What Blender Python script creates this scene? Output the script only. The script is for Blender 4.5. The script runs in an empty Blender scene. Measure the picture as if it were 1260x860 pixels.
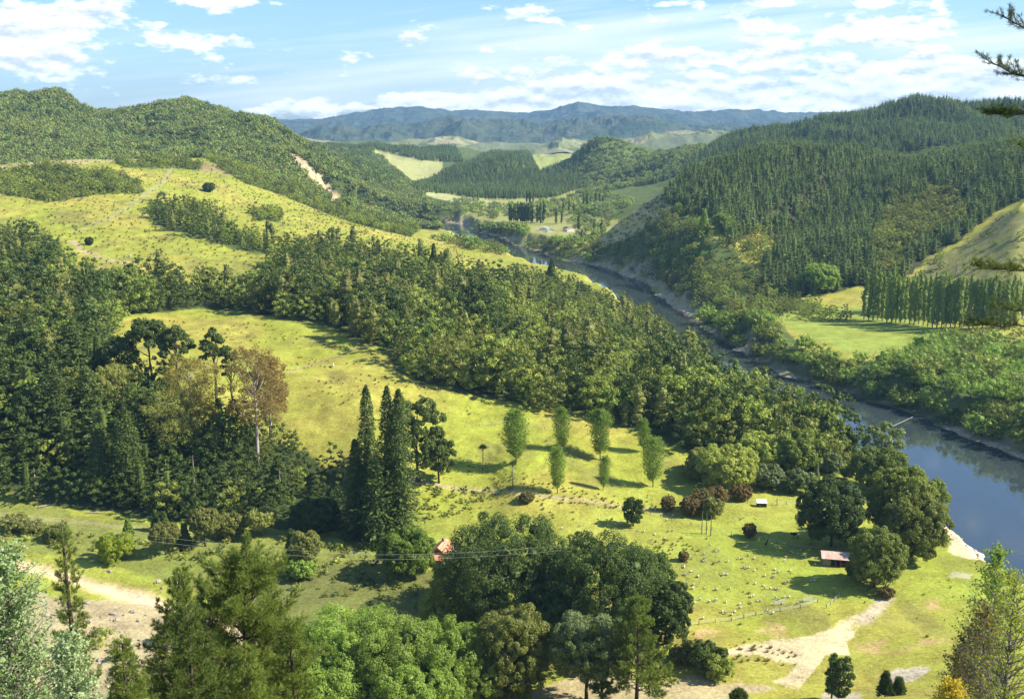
import bpy, math, random
import numpy as np
from mathutils import Vector, Matrix
from mathutils.geometry import delaunay_2d_cdt
R = math.radians
sc = bpy.context.scene
col = sc.collection
# ------------------------------------------------------------------ camera model
F = 1351.0; PITCH = R(11.7); CZ = 150.0
cp, sp = math.cos(PITCH), math.sin(PITCH)
def st(u, v):
    sx = (u - 630) / F; sy = (430 - v) / F
    a = cp + sy * sp
    return sx / a, (sp - sy * cp) / a          # X/Y and drop per metre of Y
def proj(X, Y, Z):
    dz = Z - CZ
    d = Y * cp - dz * sp
    return 630 + F * X / d, 430 - F * (Y * sp + dz * cp) / d
cam = bpy.data.cameras.new('camera'); cam.sensor_width = 36; cam.lens = 36 * F / 1260
cam.clip_start = 0.5; cam.clip_end = 60000
co = bpy.data.objects.new('camera', cam); col.objects.link(co)
co.location = (0, 0, CZ); co.rotation_euler = (R(90) - PITCH, 0, 0)
sc.camera = co
sc.render.resolution_x = 1024; sc.render.resolution_y = 698
sc.view_settings.view_transform = 'Standard'; sc.view_settings.look = 'None'
sc.view_settings.exposure = EXPO = 1.15; sc.view_settings.gamma = 1

# ------------------------------------------------------------------ noise
def _h(ix, iy, seed):
    n = (ix.astype(np.int64) * 374761393 + iy.astype(np.int64) * 668265263 + seed * 1442695041) & 0xFFFFFFFF
    n = ((n ^ (n >> 13)) * 1274126177) & 0xFFFFFFFF
    n = n ^ (n >> 16)
    return (n & 0xFFFFFF) / float(0xFFFFFF)
def vn(x, y, seed=0):
    x = np.asarray(x, float); y = np.asarray(y, float)
    ix = np.floor(x); iy = np.floor(y); fx = x - ix; fy = y - iy
    fx = fx * fx * fx * (fx * (fx * 6 - 15) + 10); fy = fy * fy * fy * (fy * (fy * 6 - 15) + 10)
    a = _h(ix, iy, seed); b = _h(ix + 1, iy, seed); c = _h(ix, iy + 1, seed); d = _h(ix + 1, iy + 1, seed)
    return (a * (1 - fx) + b * fx) * (1 - fy) + (c * (1 - fx) + d * fx) * fy
def fbm(x, y, seed=0, o=4):
    r = 0; a = .5; t = 0
    for i in range(o):
        r = r + a * vn(x, y, seed + i * 7); t += a; a *= .5; x = x * 2.03 + 3.1; y = y * 2.03 + 1.7
    return r / t
def ridged(x, y, seed=0, o=5):
    r = 0; a = .5; t = 0
    for i in range(o):
        r = r + a * (1 - np.abs(2 * vn(x, y, seed + i * 7) - 1)); t += a; a *= .5; x = x * 2.05 + 3.1; y = y * 2.05 + 1.7
    return r / t
def inpoly(pts, u, v):
    u = np.asarray(u); v = np.asarray(v)
    r = np.zeros(u.shape, bool); n = len(pts)
    for i in range(n):
        x1, y1 = pts[i]; x2, y2 = pts[(i + 1) % n]
        if y1 == y2: continue
        c = ((y1 > v) != (y2 > v)) & (u < (x2 - x1) * (v - y1) / (y2 - y1) + x1)
        r ^= c
    return r
def distline(pts, X, Y):
    best = np.full(np.shape(X), 1e9)
    for (x1, y1), (x2, y2) in zip(pts[:-1], pts[1:]):
        dx, dy = x2 - x1, y2 - y1; L = dx * dx + dy * dy + 1e-9
        t = np.clip(((X - x1) * dx + (Y - y1) * dy) / L, 0, 1)
        best = np.minimum(best, np.hypot(X - x1 - t * dx, Y - y1 - t * dy))
    return best

# ------------------------------------------------------------------ terrain control points
CP = []        # (s, Y, z)
def pv(u, v, Y):
    s, t = st(u, v); CP.append((s, Y, CZ - t * Y))
def pz(u, Y, z):
    CP.append(((u - 630) / F, Y, z))
V = '''450 440 470 34|0 0 0 0'''
for a in '''630 640 363,640 560 410,450 430 520,450 500 440,450 560 405,600 480 480,600 540 430,600 590 400,600 640 368,760 520 455,760 580 415,760 640 368
850 570 425,860 600 404,950 580 423,450 400 560,450 350 680,450 300 820,600 450 530,600 400 620,600 350 760,600 324 900,700 480 500,700 425 600,700 392 700,700 372 800
800 520 455,800 478 540,800 440 640,900 540 450,900 490 520,900 506 540,1000 560 440,1000 562 460,1040 575 430
280 380 620,200 400 570,200 478 450,350 385 625,380 440 510,300 440 500,340 540 425,400 600 392
950 300 950,950 250 1080,950 200 1220,950 188 1300,1100 320 880,1100 250 1050,1100 200 1200,1100 180 1330,1200 250 1000,1200 200 1150,1200 176 1300,1240 250 960,1240 200 1130,1240 176 1300,1060 340 860
850 330 930,850 280 1020,850 230 1180,850 205 1280,900 195 1290,930 190 1300,820 225 1270,790 245 1250,765 268 1220,740 290 1180,722 314 1160,780 332 1050,800 300 1080,880 350 900,900 300 970,1000 182 1310
1110 122 2100,1060 135 2120,1160 122 2120,1240 125 2100,1010 162 2200,980 172 2300
545 221 2360,570 210 2420,600 194 2460,626 178 2500,644 186 2500,662 226 2500,620 210 2400,590 232 2280,640 226 2300,745 165 2450,722 177 2430,700 203 2400,680 220 2350,772 175 2450,790 198 2450,745 200 2330,740 215 2250,720 232 2150,800 225 2000,860 190 2100,905 170 2200,940 166 2300,840 205 2060
500 205 2800,470 190 3000,450 174 3300,400 174 3300,540 180 3300,510 190 3200,360 170 3300,600 175 4500,640 180 4500,560 182 4400,700 178 4500,830 165 4500,780 172 4500,900 160 4500,675 188 3000,660 200 2900,690 190 3000
10 113 1880,60 113 1900,110 132 1850,160 185 1700,40 150 1700,100 165 1650,232 122 2000,205 128 2030,180 140 2050,165 152 2050,290 138 1850,330 152 1750,355 165 1700,380 182 1650,420 207 1600,460 234 1580,500 264 1560,520 277 1560
300 200 1500,250 165 1700,340 190 1550,370 230 1400,450 262 1350,500 278 1380,410 235 1450
10 200 1150,100 193 1220,180 190 1260,250 188 1280,285 203 1250,300 225 1200,350 244 1170,400 262 1120,450 276 1060,500 290 1000,10 240 950,10 280 830,100 250 950,200 250 960,100 300 760,200 300 780,300 300 800,300 260 930,380 285 880,10 330 680,100 340 660,200 345 670,300 340 690,380 320 760,10 380 580,100 370 600,10 430 500,100 430 510,10 480 440,100 480 445'''.replace('\n', ',').split(','):
    pv(*[float(q) for q in a.split()])
# flats and hidden ground
for a in '''10 400 26,10 378 14,100 400 26,100 378 14,200 410 26,200 382 14,300 405 24,300 380 14,380 375 14,450 372 13,520 365 13,10 340 13,100 335 12,200 330 12,300 325 12,400 320 12,500 320 12,600 315 11,700 315 12,800 325 12,900 325 12,1000 325 12,1100 330 12,900 380 12,1000 380 12,1000 410 12,1100 380 11,1060 410 11
10 285 12,200 282 11,400 280 10,600 280 10,800 275 12,1000 275 12,1100 280 12,1200 300 12,1250 300 12,1180 350 11,10 245 11,200 245 10,400 245 9,600 245 10,800 245 12,1000 245 12,1100 245 13,1250 250 16
10 215 22,300 215 22,630 215 22,900 215 22,1250 215 24,10 170 46,300 170 46,630 170 46,900 170 46,1250 170 48,10 100 86,300 100 86,630 100 84,900 100 84,1250 100 86,10 50 114,630 50 112,1250 50 114,10 22 134,630 22 132,1250 22 134,10 12 141,630 12 141,1250 12 141
600 1050 10,520 1150 20,450 1250 32,640 950 18,700 900 8,760 800 8,800 720 8,900 590 6,1000 500 6,1060 450 8
960 665 12,1060 640 14,1160 590 14,1250 540 14,1060 748 15,960 781 15,1160 652 15,1250 640 16,900 780 13,960 839 18,1000 850 22,880 850 13,1150 740 18,1250 740 22,1080 800 19
1150 830 26,1200 850 44,1250 880 78,1180 800 26,1250 790 38,1140 870 36
850 1450 60,950 1500 90,1100 1600 105,1250 1600 110,1100 1900 150,780 1400 18,740 1300 15,1250 2500 150,1100 2500 150,1000 2600 110
560 1700 14,640 1400 15,640 1600 15,640 1900 16,700 1380 15,700 1700 16,700 2000 18,560 2000 18,520 2250 18,600 2180 18,700 2150 18,760 2100 24,780 1700 25,850 1700 45,560 1650 12,500 1720 12,460 1800 30,420 1900 50
520 2600 20,560 2700 20,600 2800 25,480 2500 30,680 2750 30,760 2800 40,850 2700 60,450 2300 60,400 2200 90
100 1380 92,200 1420 88,10 1350 85,250 1450 90,160 2400 130,100 2600 160,10 2400 160,140 2900 175,250 2600 120,330 2400 90
10 3600 120,200 3600 120,400 3900 60,600 3700 30,800 3700 40,1000 3500 80,1250 3500 120,10 5500 60,300 5500 50,630 5500 40,900 5500 50,1250 5500 70,10 7000 60,630 7000 60,1250 7000 60'''.replace('\n', ',').split(','):
    pz(*[float(q) for q in a.split()])
for (s, Y, z) in list(CP):
    if s < -0.43: CP.append((s - .2, Y, z))
    if s > 0.425: CP.append((s + .2, Y, z))
for Y, z in ((8, 144), (7500, 60)):
    for s in (-.75, -.3, 0, .3, .75): CP.append((s, Y, z))
# river banks (photo pixels at water level)
def w0(u, v, z=0.0):
    s, t = st(u, v); Y = (CZ - z) / t; return (s * Y, Y)
RB = [w0(*p) for p in [(1700, 650), (1400, 610), (1260, 572), (1180, 540), (1080, 500), (1010, 478), (960, 463), (900, 430), (860, 405), (820, 375), (790, 350), (740, 330), (690, 321), (640, 305), (600, 288), (560, 276), (520, 272), (440, 272)]]
LB = [w0(*p) for p in [(1750, 900), (1400, 790), (1260, 715), (1215, 677), (1160, 640), (1100, 602), (1045, 560), (1000, 535), (930, 488), (880, 448), (830, 410), (780, 375), (740, 353), (700, 341), (650, 327), (600, 312), (560, 299), (520, 292), (440, 292)]]
RIV = RB + LB[::-1]

# ------------------------------------------------------------------ grid
S = np.linspace(-.60, .60, 1051)
ys = [12.0]
while ys[-1] < 6500:
    y = ys[-1]
    if y < 235: d = 4.0
    elif y < 2600: d = min(max(y * y / (128 * F) * 1.15, .8), 9 if y < 2600 else 30)
    else: d = 40
    ys.append(y + d)
YS = np.array(ys); NR, NC = len(YS), len(S)
pts = [Vector((s, math.log(Y))) for s, Y, z in CP]
ov, oe, of, ovi, _, _ = delaunay_2d_cdt(pts, [], [], 0, 1e-6)
zz = [CP[ids[0]][2] for ids in ovi]
GS, GY = np.meshgrid(S, YS); GL = np.log(GY)
H = np.full(GS.shape, 60.0)
LYS = np.log(YS)
for f in of:
    (x1, y1), (x2, y2), (x3, y3) = [tuple(ov[i]) for i in f]; z1, z2, z3 = [zz[i] for i in f]
    c0, c1 = np.searchsorted(S, [min(x1, x2, x3), max(x1, x2, x3)]); r0, r1 = np.searchsorted(LYS, [min(y1, y2, y3), max(y1, y2, y3)])
    c0 = max(c0 - 1, 0); r0 = max(r0 - 1, 0); c1 += 1; r1 += 1
    if c0 >= c1 or r0 >= r1: continue
    X = GS[r0:r1, c0:c1]; Yy = GL[r0:r1, c0:c1]
    D = (y2 - y3) * (x1 - x3) + (x3 - x2) * (y1 - y3)
    if abs(D) < 1e-12: continue
    a = ((y2 - y3) * (X - x3) + (x3 - x2) * (Yy - y3)) / D; b = ((y3 - y1) * (X - x3) + (x1 - x3) * (Yy - y3)) / D; c = 1 - a - b
    m = (a >= -1e-6) & (b >= -1e-6) & (c >= -1e-6)
    H[r0:r1, c0:c1][m] = (a * z1 + b * z2 + c * z3)[m]
def blur(A, k, ax):
    ker = np.exp(-np.linspace(-2.2, 2.2, 2 * k + 1) ** 2 / 2); ker /= ker.sum()
    P = np.concatenate([np.repeat(A.take([0], ax), k, ax), A, np.repeat(A.take([-1], ax), k, ax)], ax)
    out = 0
    for i, w in enumerate(ker):
        out = out + w * P.take(range(i, i + A.shape[ax]), ax)
    return out
H = blur(blur(H, 14, 1), 9, 0)
GX = GS * GY
# relief noise
U0, V0 = proj(GX, GY, H)
far = np.clip((GY - 1250) / 500, 0, 1)
hill = np.clip((H - 22) / 40, 0, 1)
H = H + hill * far * (ridged(GX / 170, GY / 210, 3, 4) - .62) * 42 * np.where(GY > 1250, 1, 0)
rightpine = np.clip((GX / GY - .2) / .06, 0, 1) * np.clip((GY - 860) / 120, 0, 1) * np.clip((1700 - GY) / 300, 0, 1)
H = H + rightpine * hill * (ridged((GX * .80 - GY * .60) / 120, (GY * .8 + GX * .6) / 700, 9, 2) - .6) * 88
mid = np.clip((H - 14) / 12, 0, 1) * np.clip((1300 - GY) / 100, 0, 1) * np.clip((GY - 330) / 40, 0, 1)
H = H + mid * ((fbm(GX / 45, GY / 45, 21, 4) - .5) * 5.0 + (fbm(GX / 9, GY / 9, 23, 3) - .5) * 1.0)
H = H + (fbm(GX / 26, GY / 26, 27, 3) - .5) * 1.0 * np.clip((GY - 240) / 40, 0, 1)
# river
rin = inpoly(RIV, GX, GY)
rd = np.minimum(distline(RB, GX, GY), distline(LB, GX, GY))
sg = np.where(rin, -rd, rd) + (fbm(GX / 24, GY / 24, 31, 4) - .5) * 17 - 4
rin = sg < 0; rdn = np.abs(sg) + (fbm(GX / 9, GY / 9, 33, 3) - .5) * 3 * (~rin)
BW = 3 + 7 * vn(GX / 40, GY / 40, 37)
capz = np.where(rin, -.1 - np.minimum(rdn, 10) * .3, .05 + np.clip(rdn, 0, None) * .22 + np.clip(rdn - BW, 0, 400) * .9)
nb = np.clip((GY - 300) / 20, 0, 1)
H = np.where(nb > 0, np.minimum(H, capz), H)
H = np.where((~rin) & (rd < 60), np.maximum(H, np.minimum(capz, .2 + np.abs(sg) * .12)), H)
# small side stream, bottom left
BED = [w0(*p, 12) for p in [(-120, 668), (0, 690), (60, 702), (130, 718), (200, 735), (260, 752), (330, 775), (420, 790)]]
bd = distline(BED, GX, GY)
H = H - 1.6 * np.exp(-(bd / 6.5) ** 2)
STREAM = [(-175, 230), (-150, 238), (-118, 243), (-98, 240), (-75, 226), (-40, 212)]
sd = distline(STREAM, GX, GY)
H = np.where(sd < 60, np.minimum(H, 3.0 + np.clip(sd - 6, 0, 60) * .42), H)
STW = 4.6
def hz(X, Y):
    """terrain height at world x, y"""
    X = np.asarray(X, float); Y = np.asarray(Y, float)
    c = np.clip((X / Y - S[0]) / (S[1] - S[0]), 0, NC - 1.001); r = np.clip(np.interp(Y, YS, np.arange(NR)), 0, NR - 1.001)
    ci = c.astype(int); ri = r.astype(int); fc = c - ci; fr = r - ri
    return (H[ri, ci] * (1 - fc) + H[ri, ci + 1] * fc) * (1 - fr) + (H[ri + 1, ci] * (1 - fc) + H[ri + 1, ci + 1] * fc) * fr
def at(u, v, ymin=238):
    """ground point seen at photo pixel u, v"""
    s, t = st(u, v)
    c = (s - S[0]) / (S[1] - S[0]); ci = int(c); fc = c - ci
    hcol = H[:, ci] * (1 - fc) + H[:, ci + 1] * fc
    ok = (hcol >= CZ - t * YS) & (YS > ymin)
    i = int(np.argmax(ok))
    if not ok[i]: i = NR - 2
    f = 0
    if i > 0:
        d0 = (CZ - t * YS[i - 1]) - hcol[i - 1]; d1 = hcol[i] - (CZ - t * YS[i]); f = d0 / (d0 + d1) if d0 + d1 > 1e-9 and d0 > 0 else 1
        Y = YS[i - 1] + (YS[i] - YS[i - 1]) * f
    else: Y = YS[0]
    return Vector((s * Y, Y, float(hz(s * Y, Y))))

# ------------------------------------------------------------------ land cover
BUSH_MAIN = [(-200, 300), (0, 292), (40, 290), (88, 326), (96, 346), (170, 350), (240, 352), (322, 346), (332, 318), (350, 308), (400, 300), (450, 306), (520, 322), (600, 343), (640, 346), (700, 350), (760, 372), (830, 404), (900, 462), (960, 515), (1000, 540), (1050, 566), (1045, 585), (1000, 582), (960, 578), (900, 570), (850, 562), (800, 535), (730, 515), (660, 503), (560, 482), (490, 458), (460, 424), (400, 402), (280, 380), (215, 382), (150, 392), (125, 425), (120, 470), (0, 480), (-200, 480)]
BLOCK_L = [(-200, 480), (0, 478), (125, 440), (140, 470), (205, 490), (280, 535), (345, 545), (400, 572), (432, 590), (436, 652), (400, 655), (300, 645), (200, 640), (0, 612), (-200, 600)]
PATCH = [[(180, 258), (215, 253), (262, 262), (280, 282), (335, 300), (345, 312), (310, 312), (262, 298), (190, 278)],
         [(-200, 220), (0, 213), (60, 205), (125, 212), (172, 222), (178, 238), (120, 240), (60, 250), (0, 238), (-200, 245)],
         [(140, 196), (165, 200), (190, 196), (250, 200), (248, 209), (190, 207), (150, 206)],
         [(310, 262), (345, 262), (345, 272), (312, 272)], [(255, 196), (290, 192), (360, 205), (420, 235), (520, 280), (505, 292), (440, 276), (400, 262), (340, 238), (300, 226)]]
SPUR = [(722, 318), (738, 292), (765, 268), (800, 240), (850, 240), (862, 282), (905, 310), (935, 345), (1000, 372), (1060, 400), (950, 390), (985, 425), (940, 420), (880, 402), (840, 372), (800, 345), (760, 328)]
RIPAR = [(860, 392), (940, 392), (960, 420), (1040, 445), (1120, 440), (1180, 420), (1260, 430), (1500, 480), (1500, 610), (1260, 570), (1180, 538), (1080, 498), (960, 461), (900, 427)]
PINE = [(812, 248), (838, 222), (905, 186), (960, 172), (1100, 160), (1500, 150), (1500, 225), (1260, 243), (1225, 262), (1180, 296), (1140, 318), (1112, 345), (1060, 352), (1000, 366), (932, 358), (938, 330), (962, 300), (930, 285), (895, 305), (880, 270), (845, 262)]
CLEAR = [(1105, 362), (1140, 322), (1185, 300), (1232, 264), (1500, 240), (1500, 390), (1240, 390), (1150, 372)]
FIELDR = [(955, 388), (1000, 376), (1060, 378), (1090, 388), (1170, 402), (1165, 425), (1120, 436), (1050, 436), (1000, 420), (965, 402)]
HILLS_L = 1310.0
cov = np.zeros((NR, NC, 3))
U0, V0 = proj(GX, GY, H)
nn = fbm(GX / 20, GY / 20, 41, 4) - .5
ju = (fbm(GX / 12, GY / 12, 43, 3) - .5) * 26 * np.clip(500 / GY, .1, 1); jv = (fbm(GX / 12, GY / 12, 47, 3) - .5) * 14 * np.clip(500 / GY, .1, 1)
UJ, VJ = U0 + ju, V0 + jv
fz = (fbm(GX / 2.5, GY / 2.5, 49, 3) - .5) * 1.6
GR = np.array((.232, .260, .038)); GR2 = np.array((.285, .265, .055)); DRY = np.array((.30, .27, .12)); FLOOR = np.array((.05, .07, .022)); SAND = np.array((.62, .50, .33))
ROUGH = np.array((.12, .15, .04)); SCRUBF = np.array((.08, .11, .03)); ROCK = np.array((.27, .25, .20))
w = np.clip(.5 + 3.2 * (fbm(GX / 38, GY / 38, 51, 5) - .5), 0, 1)[..., None]
cov[:] = GR * (1 - w) + GR2 * w
w = np.clip(4.5 * (fbm(GX / 16, GY / 30, 57, 5) - .60), 0, .55)[..., None]      # rough browner tufts
cov = cov * (1 - w) + np.array((.15, .145, .045)) * w
def paint(poly, c, y0=0, y1=1e5, k=1.0, raw=False):
    r0, r1 = np.searchsorted(YS, [y0, y1]); r1 = min(r1, NR); a = np.zeros((r1 - r0, NC)); u_, v_ = U0[r0:r1], V0[r0:r1]
    for q_ in (.35, 1.0, 1.5): a += inpoly(poly, u_ + ju[r0:r1] * q_, v_ + jv[r0:r1] * q_)
    a = np.clip(a / 3 + (a > 0) * (a < 3) * fz[r0:r1], 0, 1)
    mm = np.zeros((NR, NC, 1)); mm[r0:r1, :, 0] = a * k
    cov[:] = cov * (1 - mm) + np.array(c) * mm
flat = np.clip((15.5 - H) / 3, 0, 1) * (GY > 300) * (GY < 440)
cov = cov * (1 - .5 * flat[..., None]) + np.array((.235, .29, .042)) * .5 * flat[..., None]
# far side
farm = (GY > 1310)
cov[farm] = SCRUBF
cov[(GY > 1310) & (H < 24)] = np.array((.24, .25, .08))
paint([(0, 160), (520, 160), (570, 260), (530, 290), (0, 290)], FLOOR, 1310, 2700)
paint([(455, 186), (480, 188), (545, 200), (545, 215), (500, 225), (470, 215), (480, 205)], (.30, .31, .12), 2300, 3400)
paint([(640, 190), (690, 178), (720, 185), (700, 212), (660, 212)], (.26, .29, .09), 2600, 3400)
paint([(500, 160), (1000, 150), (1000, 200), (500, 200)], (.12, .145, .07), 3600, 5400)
paint([(510, 228), (560, 232), (600, 245), (600, 254), (560, 250), (520, 240)], (.30, .32, .13), 1500, 2600)
paint([(-300, 180), (0, 186), (250, 180), (270, 189), (200, 196), (100, 201), (0, 208), (-300, 215)], DRY, 1000, 1340)
paint([(205, 190), (268, 205), (285, 215), (250, 213), (230, 207)], (.22, .18, .08), 1000, 1340)
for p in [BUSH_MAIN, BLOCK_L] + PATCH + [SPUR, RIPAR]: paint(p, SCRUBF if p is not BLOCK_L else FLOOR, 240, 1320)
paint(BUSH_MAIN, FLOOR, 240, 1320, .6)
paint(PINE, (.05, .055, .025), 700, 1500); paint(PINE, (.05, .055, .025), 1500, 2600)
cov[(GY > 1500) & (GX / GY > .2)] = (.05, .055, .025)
paint(CLEAR, (.21, .215, .065), 700, 1100)
st_ = (np.clip(3 * (fbm((GX * .7 + GY * .7) / 60, (GX * .7 - GY * .7) / 7, 83, 4) - .5), 0, 1) * inpoly(CLEAR, U0, V0) * (GY < 1100) * (GY > 700))[..., None] * .7; cov = cov * (1 - st_) + np.array((.11, .10, .06)) * st_
paint(FIELDR, (.22, .27, .05), 600, 900)
paint([(735, 296), (790, 247), (850, 205), (900, 186), (925, 178), (900, 205), (850, 245), (800, 275), (760, 305)], (.42, .37, .17), 1050, 1400, .95)
# slips and cliffs
paint([(350, 184), (372, 194), (402, 226), (424, 252), (408, 247), (386, 222), (362, 200)], (.42, .33, .2), 1310, 1800)
paint([(765, 320), (800, 318), (850, 352), (842, 372), (800, 350)], ROCK, 700, 1200, .6)
# river margins
bank = np.clip(1.25 - rdn / 13, 0, 1) * (~rin) * (GY > 300) * np.clip(2.2 * (fbm(GX / 18, GY / 18, 71, 3) - .25), 0, 1)
cov = cov * (1 - bank[..., None]) + np.array((.40, .35, .25)) * bank[..., None]
cov[rin] = (.10, .08, .05)
BEACH = [(1120, 632), (1150, 622), (1165, 632), (1190, 645), (1225, 668), (1235, 690), (1200, 690), (1172, 676), (1150, 655)]
paint(BEACH, SAND, 300, 480, .9)
# flat near ground
paint([(-300, 640), (0, 600), (120, 640), (300, 650), (420, 660), (470, 690), (400, 740), (300, 742), (160, 700), (0, 672), (-300, 660)], (.15, .175, .045), 240, 400, .75)
paint([(330, 700), (470, 690), (560, 705), (640, 760), (560, 800), (400, 790), (290, 760)], (.11, .12, .04), 240, 400, .8)
sw = np.clip(1.5 - bd / 4.2 + nn * 2, 0, 1) * (GY < 400); cov = cov * (1 - sw[..., None]) + SAND * np.array((1.02, .95, .9)) * sw[..., None]
paint([(-100, 738), (60, 730), (150, 742), (270, 770), (420, 790), (600, 840), (640, 875), (-100, 875)], (.36, .30, .195), 200, 330, .8)
FAN = [(840 + a / 2.967, 570 + b / 2.967) for a, b in [(742, 490), (700, 545), (600, 655), (612, 700), (520, 705), (440, 805), (330, 795), (400, 760), (430, 730), (300, 708), (120, 700), (220, 668), (330, 658), (420, 650), (570, 600), (650, 560), (715, 500)]]
paint(FAN, (.50, .43, .26), 240, 400, .9)
paint([(640, 870), (660, 846), (690, 838), (735, 815), (800, 842), (860, 830), (880, 838), (960, 845), (940, 852), (880, 862), (860, 880)], (.36, .30, .18), 200, 330, .85)
paint([(1092, 834), (1104, 822), (1140, 820), (1138, 830), (1112, 842)], (.40, .36, .28), 240, 330, .9)
paint([(998, 862), (1020, 848), (1060, 850), (1070, 870)], (.36, .32, .24), 200, 330, .9)
paint([(1168, 708), (1172, 703), (1196, 707), (1192, 712)], (.40, .37, .28), 240, 400, .7)
paint([(820, 728), (838, 728), (842, 742), (826, 748)], (.16, .10, .07), 240, 400, .8)
for (a, b) in ((950, 775), (1180, 860), (1140, 790), (1085, 795), (1150, 745), (865, 778)):
    p = at(a, b); dd = np.hypot((GX - p.x) / 5.5, (GY - p.y) / 4.5) + (fbm(GX / 3, GY / 3, 77, 3) - .5) * 2.6
    q = (np.clip(1.0 - dd, 0, 1) * .8)[..., None]; cov = cov * (1 - q) + np.array((.40, .28, .14)) * q
def track(pix, wd, c, k=.9, ymin=238):
    w = [at(a, b, ymin) for a, b in pix]; w = [(p.x, p.y) for p in w]
    global cov
    r0, r1 = np.searchsorted(YS, [min(p[1] for p in w) - 20, max(p[1] for p in w) + 20])
    d = distline(w, GX[r0:r1], GY[r0:r1]) + nn[r0:r1] * 1.2
    q = (np.clip(1.5 - d / wd, 0, 1) * k)[..., None]
    cov[r0:r1] = cov[r0:r1] * (1 - q) + np.array(c) * q
track([(505, 590), (540, 597), (600, 603), (640, 607), (700, 614), (780, 624), (830, 631)], 1.3, (.33, .28, .14))
track([(88, 296), (100, 308), (125, 318), (160, 325)], 2.4, (.33, .27, .16))
track([(212, 203), (197, 228), (165, 250), (135, 268), (95, 285)], 2.6, (.27, .27, .13), .7)
track([(355, 458), (385, 449), (420, 438), (448, 424)], 1.5, (.25, .2, .1), .8)
track([(0, 632), (80, 640), (170, 650), (260, 655)], 1.8, (.27, .26, .12), .6)
track([(1092, 735), (1080, 748), (1062, 765)], 2.0, (.42, .36, .25))
# terracettes: soil creep steps on the sunny slope below the paddock
m = (np.clip((H - 14) / 6, 0, 1) * (GY > 395) * (GY < 470) * (U0 > 430))
wav = np.sin(H * 5.2 + fbm(GX / 9, GY / 9, 81, 3) * 9)
H = H + m * wav * .16
# terrain meshes
def grid_mesh(name, r0, r1, mat):
    X = GX[r0:r1]; Y = GY[r0:r1]; Z = H[r0:r1]; n = r1 - r0
    co_ = np.stack([X, Y, Z], -1).reshape(-1, 3)
    idx = np.arange(n * NC).reshape(n, NC)
    q = np.stack([idx[:-1, :-1], idx[:-1, 1:], idx[1:, 1:], idx[1:, :-1]], -1).reshape(-1, 4)
    me = np_mesh(name, co_, q, [mat], smooth=True)
    ca = me.attributes.new('cover', 'FLOAT_COLOR', 'POINT')
    rgba = np.ones((n * NC, 4), np.float32); rgba[:, :3] = cov[r0:r1].reshape(-1, 3)
    ca.data.foreach_set('color', rgba.ravel())
    o = bpy.data.objects.new(name, me); col.objects.link(o); o['kind'] = 'structure'
    return o
def np_mesh(name, verts, quads, mats, midx=None, rnd=None, smooth=False, tris=None):
    me = bpy.data.meshes.new(name)
    verts = np.asarray(verts, np.float32); quads = np.asarray(quads, np.int32).reshape(-1, 4)
    nt = 0 if tris is None else len(tris)
    me.vertices.add(len(verts)); me.vertices.foreach_set('co', verts.ravel())
    nq = len(quads); loops = quads.ravel(); starts = np.arange(nq) * 4; tot = np.full(nq, 4)
    if nt:
        tris = np.asarray(tris, np.int32).reshape(-1, 3)
        loops = np.concatenate([loops, tris.ravel()]); starts = np.concatenate([starts, nq * 4 + np.arange(nt) * 3]); tot = np.concatenate([tot, np.full(nt, 3)])
    me.loops.add(len(loops)); me.loops.foreach_set('vertex_index', loops.astype(np.int32))
    me.polygons.add(nq + nt); me.polygons.foreach_set('loop_start', starts.astype(np.int32))
    if midx is not None: me.polygons.foreach_set('material_index', np.asarray(midx, np.int32))
    me.polygons.foreach_set('use_smooth', np.full(nq + nt, smooth))
    me.update(calc_edges=True)
    for m in mats: me.materials.append(m)
    if rnd is not None:
        a = me.attributes.new('rnd', 'FLOAT', 'FACE'); a.data.foreach_set('value', np.asarray(rnd, np.float32))
    return me
# ------------------------------------------------------------------ materials
def newmat(name):
    m = bpy.data.materials.new(name); m.use_nodes = True
    nt = m.node_tree; nt.nodes.clear()
    return m, nt
def nd(nt, t, **k):
    n = nt.nodes.new(t)
    for a, b in k.items():
        if a in n.inputs: n.inputs[a].default_value = b
        else: setattr(n, a, b)
    return n
def mixc(nt, f, a, b, mode='MIX'):
    n = nt.nodes.new('ShaderNodeMix'); n.data_type = 'RGBA'; n.blend_type = mode
    for s, x in ((n.inputs[0], f), (n.inputs[6], a), (n.inputs[7], b)):
        if hasattr(x, 'is_linked') or isinstance(x, bpy.types.NodeSocket): nt.links.new(x, s)
        elif isinstance(x, (int, float)): s.default_value = x
        else: s.default_value = (*x, 1)
    return n.outputs[2]
def mth(nt, op, a, b=0.0, c=None, clamp=False):
    n = nt.nodes.new('ShaderNodeMath'); n.operation = op; n.use_clamp = clamp
    for i, x in enumerate((a, b) if c is None else (a, b, c)):
        if isinstance(x, bpy.types.NodeSocket): nt.links.new(x, n.inputs[i])
        else: n.inputs[i].default_value = x
    return n.outputs[0]
def noise(nt, vec, scale, detail=4, rough=.6):
    n = nt.nodes.new('ShaderNodeTexNoise'); n.inputs['Scale'].default_value = scale; n.inputs['Detail'].default_value = detail; n.inputs['Roughness'].default_value = rough
    if vec is not None: nt.links.new(vec, n.inputs['Vector'])
    return n.outputs['Fac']
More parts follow.
